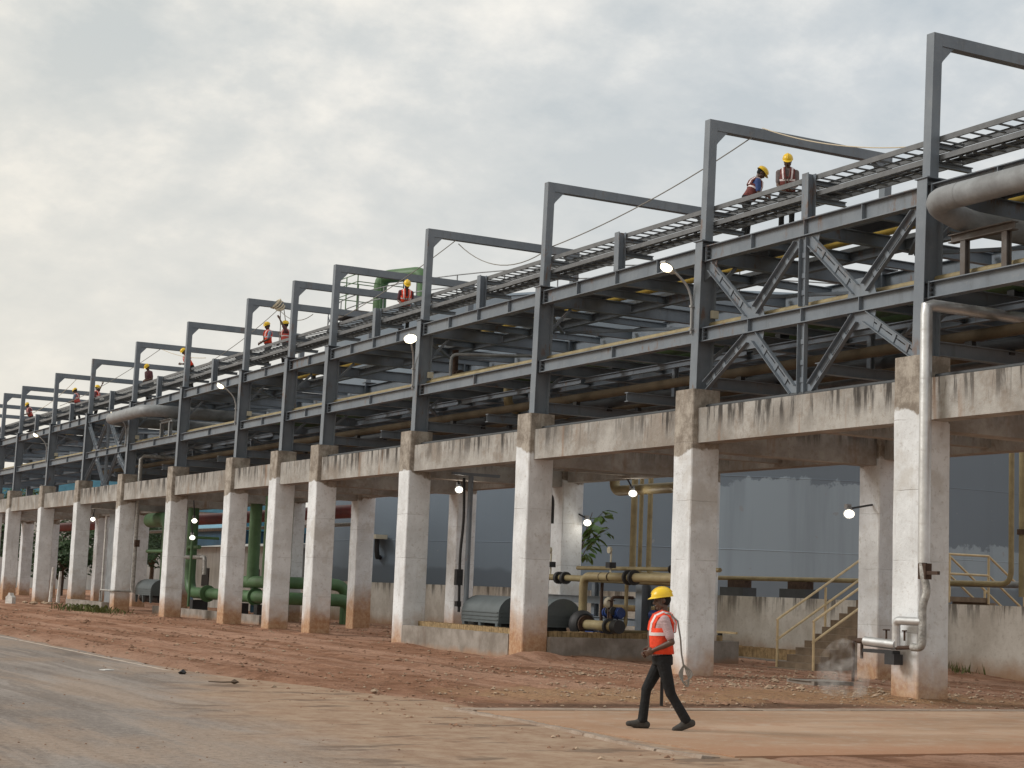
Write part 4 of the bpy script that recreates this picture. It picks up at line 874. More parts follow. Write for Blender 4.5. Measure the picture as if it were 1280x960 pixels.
for k, (x, y, z) in enumerate(((23.3, 39.0, 0.85), (23.3, 37.7, 0.85), (24.0, 36.2, 2.35), (22.95, 37.45, 1.25))):
    v_ = thing('gate_valve', ('leftmost', 'low middle', 'upper right', 'front right')[k]+' of the small dark gate valves among the pump pipes', 'valve', (x, y, z), group='gate valves at the pumps')
    b = MB(); b.lathe([(0.05, -0.14), (0.11, -0.13), (0.11, -0.1), (0.06, -0.07), (0.06, 0.07), (0.11, 0.1), (0.11, 0.13), (0.05, 0.14)], RY, 12); b.build('body', M['dark'], v_, True)
    b = MB(); b.tube([(0, 0, 0.04), (0, 0, 0.26)], 0.022, 8); b.build('stem', M['rust'], v_, True)
    b = MB(); b.lathe([(0.09, -0.012), (0.105, 0), (0.09, 0.012)], Matrix.Translation((0, 0, 0.26)), 12); b.build('handwheel', M['rust'] if k % 2 else M['blue'], v_, True)
thin('green_branch_pipe', M['green_pipe'], [(23.0, 72.6, 0.4), (23.0, 72.6, 3.4), (24.2, 72.6, 3.4)], 0.06, 'slim green vertical pipe right of the big green bend')
thin('green_branch_pipe', M['green_pipe'], [(23.3, 63.0, 0.3), (23.3, 63.0, 5.2)], 0.09, 'slim green vertical pipe between the fifth and sixth columns')
thin('green_branch_pipe', M['green_pipe'], [(23.0, 79.4, 2.8), (23.0, 76.2, 2.8), (23.0, 76.2, 0.3)], 0.08, 'slim green elbow pipe left of the big green bend')
thin('blue_riser', M['blue_sheet'], [(24.6, 68.8, 0.3), (24.6, 68.8, 3.6)], 0.12, 'short blue vertical pipe beside the tall green pipes')
# yard behind the first bay: low brick planter and stub pipe
pk = thing('brick_kerb', 'low tan brick kerb with dark pipes in front of bund wall behind second column', 'kerb', (0, 0, 0))
for k in range(40): boxo('brick', M['brick'], pk, 29.0, 29.25, 37.6+k*0.17+0.005, 37.6+(k+1)*0.17-0.005, -0.1, 0.34+0.008*(k % 3))
boxo('coping', M['pad'], pk, 28.7, 28.98, 37.6, 44.6, -0.1, 0.06)
q = thing('stub_pipe', 'short olive blank pipe end poking from behind second column', 'pipe'); pipe('tube', M['olive'], [(28.6, 47, 1.32), (28.6, 41.6, 1.32)], 0.17, q)
q = thing('low_bench_pipe', 'low cream pipe rack bench beside brick kerb', 'pipe support')
baro('rail', M['rail'], q, (28.4, 45, 0.72), (28.4, 39.6, 0.72), 0.06, 0.06)
for y in (44, 40.4): baro('leg', M['dark'], q, (28.4, y, 0.0), (28.4, y, 0.69), 0.1, 0.1)

# ================================================================== green and red pipework farther along
def pt(name, m_, pts, r, label, R=None, seg=14):
    t = thing(name, label, 'pipe'); pipe('tube', m_, pts, r, t, R=R, seg=seg); return t
GP = M['green_pipe']
t = pt('green_pipe', GP, [(24.2, 76.4, 5.2), (24.2, 76.4, 0.98), (24.0, 64.3, 0.98), (27.1, 64.3, 0.98), (27.1, 64.3, -0.1)], 0.25, 'big green pipe bending from vertical to ground level between far columns', R=0.9, seg=18)
for y in (73.2, 70.2, 67.0): b = MB(); b.tube([(24.05, y, 0.98), (24.05, y+0.1, 0.98)], 0.37, 18); b.build('flange', GP, t, True)
for y in (74.4, 69, 66): boxo('saddle', M['dark'], t, 23.7, 24.4, y-0.2, y+0.2, 0.0, 0.68)
pt('green_pipe', GP, [(24.0, 67.4, 1.5), (24.0, 67.4, 5.6)], 0.25, 'left of two tall green vertical pipes behind the sixth column', seg=16)
pt('green_pipe', GP, [(24.0, 65.6, 1.5), (24.0, 65.6, 5.6)], 0.25, 'right of two tall green vertical pipes behind the sixth column', seg=16)
pt('green_pipe', GP, [(24.0, 70, 1.55), (24.0, 65.0, 1.6), (27.2, 65.0, 1.6), (27.2, 65.0, 0.0)], 0.24, 'green horizontal pipe just above the lowest green pipe', seg=16)
pt('green_pipe', GP, [(23.6, 62.2, 0.5), (23.6, 62.2, 5.6)], 0.07, 'slim green vertical pipe beside rear column left of the tank')
pt('green_pipe', GP, [(24.4, 84, 4.4), (24.4, 80.6, 4.4), (24.4, 80.6, 0.6)], 0.36, 'thick green elbow pipe at far left behind the narrow silver pipe', R=0.8, seg=16)
pt('green_pipe', GP, [(23.6, 73.4, 3.0), (23.6, 75.0, 3.0), (23.6, 75.0, 2.5)], 0.09, 'small green elbow pipe above the big green bend')
pt('grey_small_pipe', M['silver_dull'], [(23.4, 74.6, 2.55), (23.4, 71.9, 2.55), (23.4, 71.9, 1.8)], 0.09, 'small silver elbow pipe below the small green elbow')
pt('red_pipe', M['red_pipe'], [(27.2, 118, -0.1), (27.2, 118, 4.6), (27.2, 64.4, 4.6)], 0.28, 'maroon pipe running high behind the far columns and dropping at left', R=0.9)
pt('silver_long_pipe', M['silver_dull'], [(27.6, 100, 4.1), (27.6, 64, 4.1)], 0.08, 'thin silver pipe under the maroon pipe')
hood(77.2, 79.8, 23.2, 'rounded grey motor hood at far left behind the narrow silver pipe')
k2 = thing('low_kerb', 'low cement kerb with weeds between two far left columns', 'kerb')
boxo('kerb', M['plinth'], k2, 20.0, 20.4, 75.6, 82.1, -0.1, 0.42)
boxo('kerb', M['plinth'], k2, 22.0, 22.3, 60.8, 74.6, -0.1, 0.36)
bc = thing('electrical_column', 'grey cable riser channel with white conduits beside far left column', 'cable riser', (21.7, 80.4, 0))
b = MB(); b.box(-0.2, 0.2, -0.5, 0.5, 0.3, 4.5); b.build('channel', M['grey_pipe'], bc); b = MB(); b.tube([(-0.28, 0.7, 0.4), (-0.28, 0.7, 4.4)], 0.05, 8); b.build('conduit', M['white_post'], bc)

# ================================================================== far background
def building(name, label, x0, x1, y0, y1, h, wm, rm, ridge=1.5, n=4):
    t = thing(name, label, 'building', (x0, y0, 0)); X, Y = x1-x0, y1-y0
    b = MB(); b.box(0, X, 0, Y, -0.1, h); b.build('wall', wm, t)
    b = MB(); b.prism([(-0.4, 0), (X+0.4, 0), (X/2, ridge)], Y+0.8, Matrix(((1, 0, 0, 0), (0, 0, 1, Y/2), (0, 1, 0, h+0.005), (0, 0, 0, 1)))); b.build('roof', rm, t)
    for k in range(n):
        q = X*(k+0.5)/n; b = MB(); b.box(q-0.6, q+0.6, -0.06, -0.002, h*0.35, h*0.65); w_ = b.build('window', M['dark'], t)
        q = Y*(k+0.5)/n; b = MB(); b.box(-0.06, -0.002, q-0.6, q+0.6, h*0.35, h*0.65); b.build('window', M['dark'], t)
    return t
building('shed', 'dark blue sheet metal shed behind the green pipes', 33.5, 40, 100, 112, 4.6, M['blue_sheet'], M['teal_roof'], 1.0)
building('shed', 'white walled pump house behind the far columns', 31.0, 36, 84.5, 97, 3.4, M['white_wall'], M['white_wall'], 0.3, 3)
building('warehouse', 'distant warehouse with pale blue sheet roof above far left concrete beams', 26, 70, 178, 210, 8.6, M['white_wall'], M['teal_roof'], 4.0, 6)
tw = thing('water_tower', 'small pale tower far away between the steel columns at left', 'tower', (57, 210, 0))
b = MB(); b.lathe([(2.2, 15.5), (2.5, 16), (2.5, 20), (0.3, 21)], Matrix(), 20); b.build('tank', M['white_wall'], tw, True)
for sx, sy in ((-1, -1), (1, -1), (1, 1), (-1, 1)): baro('leg', M['white_wall'], tw, (sx*1.6, sy*1.6, 0), (sx*1.5, sy*1.5, 15.6), 0.4, 0.4)
LEAFQ = {}
def leafcloud(name, mt, parent, blobs, n, size, rng):
    vs, fs = [], []
    for _ in range(n):
        c, r = rng.choice(blobs); 
        while True:
            d = V((rng.uniform(-1, 1), rng.uniform(-1, 1), rng.uniform(-1, 1)))
            if 0.25 < d.length < 1: break
        p = V(c)+V((d.x*r[0], d.y*r[1], d.z*r[2])); s = size*rng.uniform(0.5, 1.3)
        u = V((rng.gauss(0, 1), rng.gauss(0, 1), rng.gauss(0, 0.6))).normalized(); q = u.orthogonal().normalized()*rng.uniform(0.4, 0.7); o = len(vs)
        vs += [p-u*s*0.6, p+q*s*0.5, p+u*s*0.6+V((0, 0, -0.15*s)), p-q*s*0.5]; fs.append((o, o+1, o+2, o+3))
    me = bpy.data.meshes.new(name); me.from_pydata(vs, [], fs); me.update(); return obj(name, me, mt, parent)
def tree(x, y, h, r, label, seed):
    rng = random.Random(seed); t = thing('tree', label, 'tree', (x, y, 0), group='trees beyond the far end of the rack')
    b = MB(); b.tube([(0, 0, -0.2), (0.1, 0, h*0.25), (0.0, 0.15, h*0.55), (0.1, 0, h*0.8)], [0.22, 0.17, 0.11, 0.04], 8)
    blobs = []
    for k in range(9):
        a = rng.uniform(0, 6.28); rr = r*rng.uniform(0.2, 0.75); zz = h*rng.uniform(0.35, 0.9); p = (rr*math.cos(a), rr*math.sin(a), zz)
        b.tube([(0.05, 0.05, zz*0.6), (p[0]*0.5, p[1]*0.5, zz*0.85), p], [0.09, 0.06, 0.02], 6); q = r*rng.uniform(0.3, 0.5); blobs.append((p, (q, q, q*0.75)))
    b.build('trunk', M['bark'], t, True); leafcloud('crown', M['leaf'], t, blobs, 3400, 0.30, rng)
for k, (x, y, h, r, lb) in enumerate(((25.5, 128, 8.2, 3.6, 'dark green tree at far left edge beyond the last columns'), (30.5, 132, 7.6, 3.4, 'dark green tree behind the maroon pipe drop'),
        (35, 128, 8.8, 3.8, 'tall dark tree between the far left whitewashed columns'), (39.5, 135, 8.0, 3.6, 'bushy tree left of the far flood light'),
        (33, 122, 5.0, 3.0, 'low bushy tree over the white marker posts'), (44, 130, 6.5, 3.2, 'dark tree partly hidden behind the white pump house'), (29, 121, 4.6, 2.6, 'small round tree near the far left columns'))):
    tree(x, y, h, r, lb, 50+k)
# sapling with broad leaves against the tank
sapl = thing('sapling', 'sapling with broad bright leaves in front of tank beside rear column', 'tree', (27.6, 47.3, 0.1)); rng = random.Random(3)
b = MB(); b.tube([(0, 0, -0.1), (0.02, 0.1, 1.8), (0.1, -0.1, 3.0), (0.15, -0.7, 4.1)], [0.05, 0.04, 0.025, 0.01], 8)
tips = [((0.05, 0, 2.4), (0.0, -1.1, 3.2)), ((0.1, -0.1, 2.9), (0.3, -1.5, 3.6)), ((0.1, -0.3, 3.3), (-0.2, -2.0, 4.1)), ((0.1, -0.1, 2.9), (0.1, -0.9, 3.7)), ((0.05, 0.1, 2.2), (0.1, 0.6, 3.2))]
for a, c in tips: b.tube([a, V(a).lerp(V(c), 0.5)+V((0, 0, 0.1)), c], [0.02, 0.014, 0.006], 6)
b.build('trunk', M['bark'], sapl, True)
lfm = MB(); pr_ = [(0, 0), (0.10, 0.055), (0.16, 0.085), (0.24, 0.075), (0.31, 0.03), (0.34, 0)]
vs = [(x, 0, -0.6*(x-0.1)**2) for x, yv in pr_]+[(x, yv, 0.02-0.6*(x-0.1)**2) for x, yv in pr_[1:-1]]+[(x, -yv, 0.02-0.6*(x-0.1)**2) for x, yv in pr_[1:-1]]
fs = []
for q in (6, 10):
    fs += [(0, 1, q)]+[(i, i+1, q+i, q+i-1) for i in range(1, 4)]+[(4, 5, q+3)]
lfm.add(vs, fs); lme = lfm.mesh('leaf')
for a, c in tips:
    for k in range(15):
        p = V(a).lerp(V(c), rng.uniform(0.25, 1.05)); 
        R_ = Matrix.Rotation(rng.uniform(0, 6.28), 4, 'Z') @ Matrix.Rotation(rng.uniform(0.0, 0.9), 4, 'Y') @ Matrix.Rotation(rng.uniform(-.5, .5), 4, 'X')
        obj('leaf', lme, M['leaf_big'], sapl, Matrix.Translation(p+V((rng.uniform(-.05, .05), rng.uniform(-.05, .05), rng.uniform(-.05, .05)))) @ R_ @ Matrix.Scale(rng.uniform(0.9, 1.5), 4))

# ================================================================== people
def ik(a, c, l1, l2, hint):
    a, c = V(a), V(c); d = c-a; L = min(d.length, (l1+l2)*0.999); u = d.normalized()
    x = (l1*l1-l2*l2+L*L)/(2*L); h = math.sqrt(max(0.0, l1*l1-x*x)); hv = V(hint); hv = (hv-u*hv.dot(u)).normalized()
    return a+u*x+hv*h, a+u*L
class Fig:
    """Limbs, torso and head as tapered solids that are fused into one continuous skin."""
    def __init__(s): s.p = []
    def cap(s, a, b, ra, rb, m): s.p.append(('c', V(a), V(b), ra, rb, m))
    def ell(s, c, r, m, R=Matrix.Identity(3)): s.p.append(('e', V(c), V(r), R, m))
    def loft(s, rings, m): s.p.append(('l', rings, m))       # rings: (centre, rf, rl, fwd, left)
    def raw(s):
        b = MB()
        for p in s.p:
            if p[0] == 'c':
                _, a, c, ra, rb, m = p; d = c-a; L = max(d.length, 1e-5); q = (d/L).to_track_quat('Z', 'Y').to_matrix().to_4x4(); q.translation = a
                prof = [(max(0.0005, ra*math.cos(t)), ra*math.sin(t)) for t in [-math.pi/2+k*math.pi/8 for k in range(5)]]+[(max(0.0005, rb*math.cos(t)), L+rb*math.sin(t)) for t in [k*math.pi/8 for k in range(5)]]
                b.lathe(prof, q, 12)
            elif p[0] == 'e':
                _, c, r, R, m = p; q = R.to_4x4(); q.translation = c; q = q @ Matrix.Diagonal((r.x, r.y, r.z, 1))
                b.lathe([(max(0.001, math.cos(t)), math.sin(t)) for t in [-math.pi/2+k*math.pi/10 for k in range(11)]], q, 16)
            else:
                _, rings, m = p; seg = 18; vs = []
                for c, rf, rl, f, l in rings:
                    for k in range(seg):
                        a = 2*math.pi*k/seg; ca, sa = math.cos(a), math.sin(a)
                        vs.append(c+f*rf*math.copysign(abs(ca)**0.85, ca)+l*rl*math.copysign(abs(sa)**0.85, sa))
                n = len(rings); fs = [(i*seg+k, i*seg+(k+1) % seg, (i+1)*seg+(k+1) % seg, (i+1)*seg+k) for i in range(n-1) for k in range(seg)]+[tuple(range(seg-1, -1, -1)), tuple((n-1)*seg+k for k in range(seg))]
                b.add(vs, fs)
        return b
    def val(s, x, p):
        A = np.array
        if p[0] == 'c':
            _, a, c, ra, rb, m = p; a = A(a); d = A(c)-a; t = np.clip((x-a) @ d/max(d @ d, 1e-9), 0, 1); return np.linalg.norm(x-a-t[:, None]*d, axis=1)-(ra+(rb-ra)*t)
        if p[0] == 'e':
            _, c, r, Rm, m = p; q = (x-A(c)) @ A(Rm); return (np.linalg.norm(q/A(r), axis=1)-1)*min(r)
        best = np.full(len(x), 9.0); rg = p[1]
        for (c0, rf0, rl0, f, l), (c1, rf1, rl1, _, _) in zip(rg, rg[1:]):
            c0 = A(c0); ax = A(c1)-c0; t = (x-c0) @ ax/max(ax @ ax, 1e-9); tc_ = np.clip(t, 0, 1); rf, rl = rf0+(rf1-rf0)*tc_, rl0+(rl1-rl0)*tc_
            d = x-c0-tc_[:, None]*ax; v = (np.hypot(d @ A(f)/rf, d @ A(l)/rl)-1)*np.minimum(rf, rl)
            v = np.maximum(v, np.abs(t-tc_)*np.linalg.norm(ax)-1*(t == tc_)); best = np.minimum(best, v)
        return best
    def build(s, parent, mats, voxel):
        o = s.raw().build('body', None); md = o.modifiers.new('r', 'REMESH'); md.mode = 'VOXEL'; md.voxel_size = voxel
        sm = o.modifiers.new('s', 'SMOOTH'); sm.factor = 0.5; sm.iterations = 3 if voxel < 0.01 else 1
        dg = bpy.context.evaluated_depsgraph_get(); me = bpy.data.meshes.new_from_object(o.evaluated_get(dg)); old = o.data
        bpy.data.objects.remove(o); bpy.data.meshes.remove(old); me.name = 'body'
        for m in mats: me.materials.append(m)
        n = len(me.polygons); ctr = np.empty(n*3); me.polygons.foreach_get('center', ctr); ctr = ctr.reshape(n, 3)
        best = np.full(n, 9.0); idx = np.zeros(n, dtype=int)
        for p in s.p:
            v = s.val(ctr, p); k = v < best; best[k] = v[k]; idx[k] = p[-1]
        idx = idx.tolist()
        me.polygons.foreach_set('material_index', idx); me.polygons.foreach_set('use_smooth', [True]*len(idx)); me.update()
        return obj('body', me, None, parent)
    def hand(s, wrist, d, side, palm, curl, m=0, k=1.0):
        """palm in direction d, finger spread along side, fingers bend towards palm."""
        d, side, palm = V(d).normalized(), V(side).normalized(), V(palm).normalized(); w0 = V(wrist)
        c = w0+d*0.05*k; R = Matrix((d, side, palm)).transposed(); s.ell(c, (0.055*k, 0.043*k, 0.019*k), m, R)
        for j, (off, L) in enumerate(((-0.032, 0.062), (-0.011, 0.076), (0.011, 0.082), (0.032, 0.073))):
            p = w0+d*0.088*k+side*off*k; dd = d.copy(); a = curl*0.6
            for q, l in enumerate((0.45, 0.32, 0.26)):
                dd = (d*math.cos(a)+palm*math.sin(a)); n = p+dd*L*l*k*1.15; s.cap(p, n, (0.0098-0.0012*q)*k, (0.0092-0.0012*q)*k, m); p = n; a += curl*0.75
        p = w0+d*0.025*k+side*0.032*k*1.0; t1 = p+(d*0.7+side*0.75+palm*0.3).normalized()*0.045*k; t2 = t1+(d*0.95+palm*0.5).normalized()*0.036*k
        s.cap(p, t1, 0.014*k, 0.0115*k, m); s.cap(t1, t2, 0.0115*k, 0.009*k, m)
X_, Y_, Z_ = V((1, 0, 0)), V((0, 1, 0)), V((0, 0, 1))
def person(label, loc, heading, P, shirt, vestm, voxel=0.013, group=None, extras=True):
    """Local axes: x forward, y to the left, z up; feet on z = 0."""
    t = thing('person', label, 'person', loc, heading, group); f = Fig()
    bend, hp, hyaw = P.get('bend', 0.1), P.get('head', 0.1), P.get('hyaw', 0.0)
    pel = V(P.get('pelvis', (0, 0, 0.93))); sd = V((math.sin(bend), 0, math.cos(bend))); sf = V((math.cos(bend), 0, -math.sin(bend)))
    def sp_(d, fo=0.0): return pel+sd*d+sf*fo
    rings = [(sp_(-0.10, -0.005), 0.118, 0.160), (sp_(0.0), 0.122, 0.168), (sp_(0.10, 0.012), 0.118, 0.156), (sp_(0.22, 0.018), 0.122, 0.160), (sp_(0.34, 0.008), 0.126, 0.172), (sp_(0.44, -0.005), 0.112, 0.180), (sp_(0.51, -0.012), 0.080, 0.150), (sp_(0.55, -0.01), 0.058, 0.075)]
    gz = P.get('girth', 1.0); RG = [(c, a*gz, b_*gz, sf, Y_) for c, a, b_ in rings]
    f.loft([RG[0], RG[1], (RG[1][0]*0.6+RG[2][0]*0.4, 0.120, 0.163, sf, Y_)], 2)
    f.loft([(RG[1][0]*0.75+RG[2][0]*0.25, 0.124, 0.167, sf, Y_)]+RG[2:], 1)
    # legs
    for sgn, key in ((1, 'L'), (-1, 'R')):
        hipj = pel+V((0, sgn*0.092, -0.05)); ank = V(P.get('ank'+key, (0, sgn*0.11, 0.09))); kn, ank = ik(hipj, ank, 0.412, 0.392, P.get('khint'+key, (1, sgn*0.1, 0)))
        f.cap(hipj, kn, 0.094, 0.067, 2); f.cap(kn, kn.lerp(ank, 0.4), 0.065, 0.058, 2); f.cap(kn.lerp(ank, 0.35), ank.lerp(kn, 0.02), 0.061, 0.064, 2)
        fp = P.get('foot'+key, 0.0); fd = V((math.cos(fp), 0, math.sin(fp))); fn = V((-math.sin(fp), 0, math.cos(fp)))
        heel, ball, toe = ank-fd*0.06-fn*0.045, ank+fd*0.10-fn*0.050, ank+fd*0.175-fn*0.055
        f.cap(ank-fn*0.02, ank-fd*0.02-fn*0.03, 0.052, 0.050, 3); f.cap(heel, ball, 0.043, 0.046, 3); f.cap(ball, toe, 0.046, 0.034, 3); f.cap(ank+fd*0.01-fn*0.01, ball, 0.048, 0.040, 3); f.cap(heel-fn*0.012, ball-fn*0.008, 0.040, 0.045, 3)
    # arms
    for sgn, key in ((1, 'L'), (-1, 'R')):
        sh = sp_(0.455, -0.015)+Y_*sgn*0.185; hd = V(P.get('hand'+key, (0.22, sgn*0.2, 0.95))); el, wr = ik(sh, hd, 0.285, 0.255, P.get('ehint'+key, (-1, sgn*0.5, -0.2)))
        f.cap(sh, sh.lerp(el, 0.72), 0.067, 0.058, 1); f.cap(sh.lerp(el, 0.6), el, 0.044, 0.040, 0); f.cap(el, el.lerp(wr, 0.35), 0.041, 0.038, 0); f.cap(el.lerp(wr, 0.3), wr, 0.038, 0.026, 0)
        f.cap(sp_(0.47, -0.012)+Y_*sgn*0.10, sh, 0.062, 0.066, 1)
        d = (wr-el).normalized(); side = P.get('thumb'+key, Z_); side = V(side)-d*V(side).dot(d)
        if side.length < 0.1: side = X_-d*d.x
        side.normalize(); pm_ = side.cross(d)*(-sgn); f.hand(wr-d*0.005, d, side, pm_, P.get('curl', 0.9))
    # neck and head
    nb = sp_(0.53, -0.005); ha = bend*0.75+hp; hu = V((math.sin(ha*0.6), 0, math.cos(ha*0.6))); hc = nb+hu*0.175
    Rh = Matrix.Rotation(hyaw, 3, 'Z') @ Matrix.Rotation(ha, 3, 'Y')
    def hl(x, y, z): return hc+Rh @ V((x, y, z))
    f.cap(nb-sd*0.03, hl(-0.01, 0, -0.07), 0.060, 0.055, 0)
    f.ell(hl(-0.012, 0, 0.025), (0.098, 0.077, 0.100), 0, Rh); f.ell(hl(0.022, 0, -0.045), (0.070, 0.062, 0.072), 0, Rh); f.cap(hl(0.062, -0.018, -0.095), hl(0.062, 0.018, -0.095), 0.021, 0.021, 0)
    f.cap(hl(0.088, 0, 0.012), hl(0.108, 0, -0.028), 0.011, 0.016, 0); f.cap(hl(0.096, -0.014, -0.032), hl(0.096, 0.014, -0.032), 0.011, 0.011, 0)
    f.cap(hl(0.088, -0.020, -0.062), hl(0.088, 0.020, -0.062), 0.010, 0.010, 0); f.cap(hl(0.080, -0.045, 0.022), hl(0.080, 0.045, 0.022), 0.016, 0.016, 0)
    for sgn in (-1, 1):
        f.ell(hl(0.080, sgn*0.032, 0.002), (0.010, 0.015, 0.009), 4, Rh); f.ell(hl(-0.012, sgn*0.080, -0.005), (0.022, 0.011, 0.034), 0, Rh); f.cap(hl(0.05, sgn*0.04, -0.03), hl(0.02, sgn*0.055, -0.07), 0.028, 0.024, 0)
    f.ell(hl(-0.035, 0, 0.015), (0.082, 0.080, 0.092), 5, Rh)
    f.build(t, [M['skin'], shirt, M['trouser'], M['shoe'], M['eye'], M['hair']], voxel)
    # helmet
    H = Rh.to_4x4(); H.translation = hl(-0.005, 0, 0.045)
    b = MB(); seg = 24; n = 9; vs = []
    for i in range(n+1):
        a = i/n*math.pi/2
        for k in range(seg):
            q = 2*math.pi*k/seg; rx, ry = 0.140, 0.112; vs.append(H @ V((rx*math.cos(a)*math.cos(q), ry*math.cos(a)*math.sin(q), 0.118*math.sin(a)+0.004)))
    b.add(vs, [(i*seg+k, i*seg+(k+1) % seg, (i+1)*seg+(k+1) % seg, (i+1)*seg+k) for i in range(n) for k in range(seg)])
    rim_in = [H @ V((0.128*math.cos(2*math.pi*k/seg), 0.102*math.sin(2*math.pi*k/seg), 0.0)) for k in range(seg)]
    rim = []
    for k in range(seg):
        q = 2*math.pi*k/seg; ex = 0.008+0.042*max(0.0, math.cos(q))**2.5; rim.append(H @ V(((0.140+ex)*math.cos(q), (0.112+ex*0.55)*math.sin(q), -0.006-0.010*max(0, math.cos(q)))))
    dome0 = [H @ V((0.141*math.cos(2*math.pi*k/seg), 0.113*math.sin(2*math.pi*k/seg), 0.010)) for k in range(seg)]
    b.add(dome0+rim+rim_in, [(k, (k+1) % seg, seg+(k+1) % seg, seg+k) for k in range(seg)]+[(seg+k, seg+(k+1) % seg, 2*seg+(k+1) % seg, 2*seg+k) for k in range(seg)])
    ho = b.build('helmet', M['helmet'], t, True)
    b = MB(); b.tube([H @ V((0.141*math.cos(a), 0, 0.118*math.sin(a)+0.006)) for a in [0.35+k*(math.pi-0.7)/10 for k in range(11)]], 0.010, 6); b.build('ridge', M['helmet'], ho, True)
    b = MB(); b.tube([hl(0.01, 0.083, 0.04), hl(0.02, 0.075, -0.04), hl(0.05, 0.03, -0.118), hl(0.05, -0.03, -0.118), hl(0.02, -0.075, -0.04), hl(0.01, -0.083, 0.04)], 0.006, 6); b.build('chin_strap', M['strap'], ho, True)
    # vest: shell round the chest with shoulder straps
    if vestm:
        b = MB(); seg = 28; sel = [(sp_(0.035, 0.008), 0.143*gz, 0.182*gz), (sp_(0.14, 0.016), 0.140*gz, 0.176*gz), (sp_(0.24, 0.018), 0.140*gz, 0.178*gz), (sp_(0.36, 0.008), 0.143*gz, 0.184*gz)]
        vs = []
        for c, rf, rl in sel:
            for k in range(seg):
                a = 2*math.pi*k/seg; ca, sa = math.cos(a), math.sin(a); vs.append(c+sf*rf*math.copysign(abs(ca)**0.85, ca)+Y_*rl*math.copysign(abs(sa)**0.85, sa))
        n = len(sel); b.add(vs, [(i*seg+k, i*seg+(k+1) % seg, (i+1)*seg+(k+1) % seg, (i+1)*seg+k) for i in range(n-1) for k in range(seg)])
        for sgn in (-1, 1):                              # straps over the shoulders
            path = [sp_(0.32, 0.152)+Y_*sgn*0.085, sp_(0.42, 0.132)+Y_*sgn*0.100, sp_(0.51, 0.085)+Y_*sgn*0.105, sp_(0.550, 0.0)+Y_*sgn*0.105, sp_(0.52, -0.09)+Y_*sgn*0.105, sp_(0.43, -0.140)+Y_*sgn*0.100, sp_(0.32, -0.135)+Y_*sgn*0.085]
            for a, c in zip(path, path[1:]): b.bar(a, c+(c-a).normalized()*0.012, 0.125, 0.014, ((a+c)/2-sp_(0.36)))
        vo = b.build('vest', vestm, t, True); so_ = vo.modifiers.new('thick', 'SOLIDIFY'); so_.thickness = 0.006
        b = MB()
        for dd, rf, rl in ((0.285, 0.1465*gz, 0.186*gz),):
            vs = []
            for z in (-0.02, 0.02):
                for k in range(seg):
                    a = 2*math.pi*k/seg; ca, sa = math.cos(a), math.sin(a); vs.append(sp_(dd+z, 0.014)+sf*rf*math.copysign(abs(ca)**0.85, ca)+Y_*rl*math.copysign(abs(sa)**0.85, sa))
            b.add(vs, [(k, (k+1) % seg, seg+(k+1) % seg, seg+k) for k in range(seg)])
        for sgn in (-1, 1):
            path = [sp_(0.30, 0.162)+Y_*sgn*0.085, sp_(0.42, 0.145)+Y_*sgn*0.100, sp_(0.515, 0.095)+Y_*sgn*0.105, sp_(0.561, 0.0)+Y_*sgn*0.105, sp_(0.53, -0.098)+Y_*sgn*0.105, sp_(0.43, -0.150)+Y_*sgn*0.100, sp_(0.32, -0.148)+Y_*sgn*0.085]
            for a, c in zip(path, path[1:]): b.bar(a, c+(c-a).normalized()*0.008, 0.038, 0.006, ((a+c)/2-sp_(0.36)))
        b.build('reflective_band', M['band'], vo, True)
    # harness webbing
    b = MB()
    for sgn in (-1, 1):
        b.tube([sp_(0.08, 0.165)+Y_*sgn*0.05, sp_(0.28, 0.172)+Y_*sgn*0.03, sp_(0.43, 0.142)+Y_*sgn*0.045, sp_(0.54, 0.05)+Y_*sgn*0.06, sp_(0.52, -0.10)+Y_*sgn*0.05, sp_(0.3, -0.16)], 0.013, 6)
    b.build('harness', M['strap'], t, True)
    return t, sp_, sf
def head_to(px_dir): return math.atan2(px_dir[1], px_dir[0])
LEFTV = (-math.cos(YAW), math.sin(YAW)); HL = head_to(LEFTV)
# the walking worker on the driveway
wk_t, sp_, sf_ = person('worker in orange vest and yellow helmet walking left across the concrete driveway', (12.02, 18.38, 0.022), HL,
    dict(bend=0.03, girth=1.1, head=0.10, pelvis=(-0.02, 0, 0.905), ankL=(-0.335, 0.09, 0.125), footL=-0.35, ankR=(0.20, -0.09, 0.095), footR=0.06, khintL=(1, 0.05, 0.3), khintR=(1, -0.05, 0.2),
         handL=(0.11, 0.17, 0.985), handR=(0.13, -0.14, 0.96), ehintL=(-1, 0.35, -0.3), ehintR=(-1, -0.35, -0.3), thumbL=(0.2, 0, 1), thumbR=(0.2, 0, 1), curl=1.0), M['tshirt'], M['vest'], voxel=0.0065)
b = MB(); b.tube([(0.05, 0.1, 1.40), (-0.08, 0.12, 1.455), (-0.19, 0.12, 1.36), (-0.23, 0.12, 1.15), (-0.25, 0.12, 0.95), (-0.28, 0.13, 0.80)], 0.011, 6)
for k in range(4):
    o_ = 0.012*k; b.tube(fillet([(-0.28, 0.13+o_, 0.82), (-0.31-o_*2, 0.14, 0.74), (-0.35-o_, 0.14+o_, 0.64+o_), (-0.345+o_*2, 0.14, 0.54+o_*1.5), (-0.28+o_*0.5, 0.13+o_, 0.58+o_), (-0.265+o_*1.5, 0.13, 0.70), (-0.28, 0.13, 0.82)], 0.06, 4), 0.0075, 6)
b.build('lanyard', M['rope'], wk_t, True)
b = MB(); b.tube([(-0.04, -0.16, 0.62), (-0.04, -0.16, 0.28)], 0.022, 8); b.build('tool', M['dark'], wk_t)
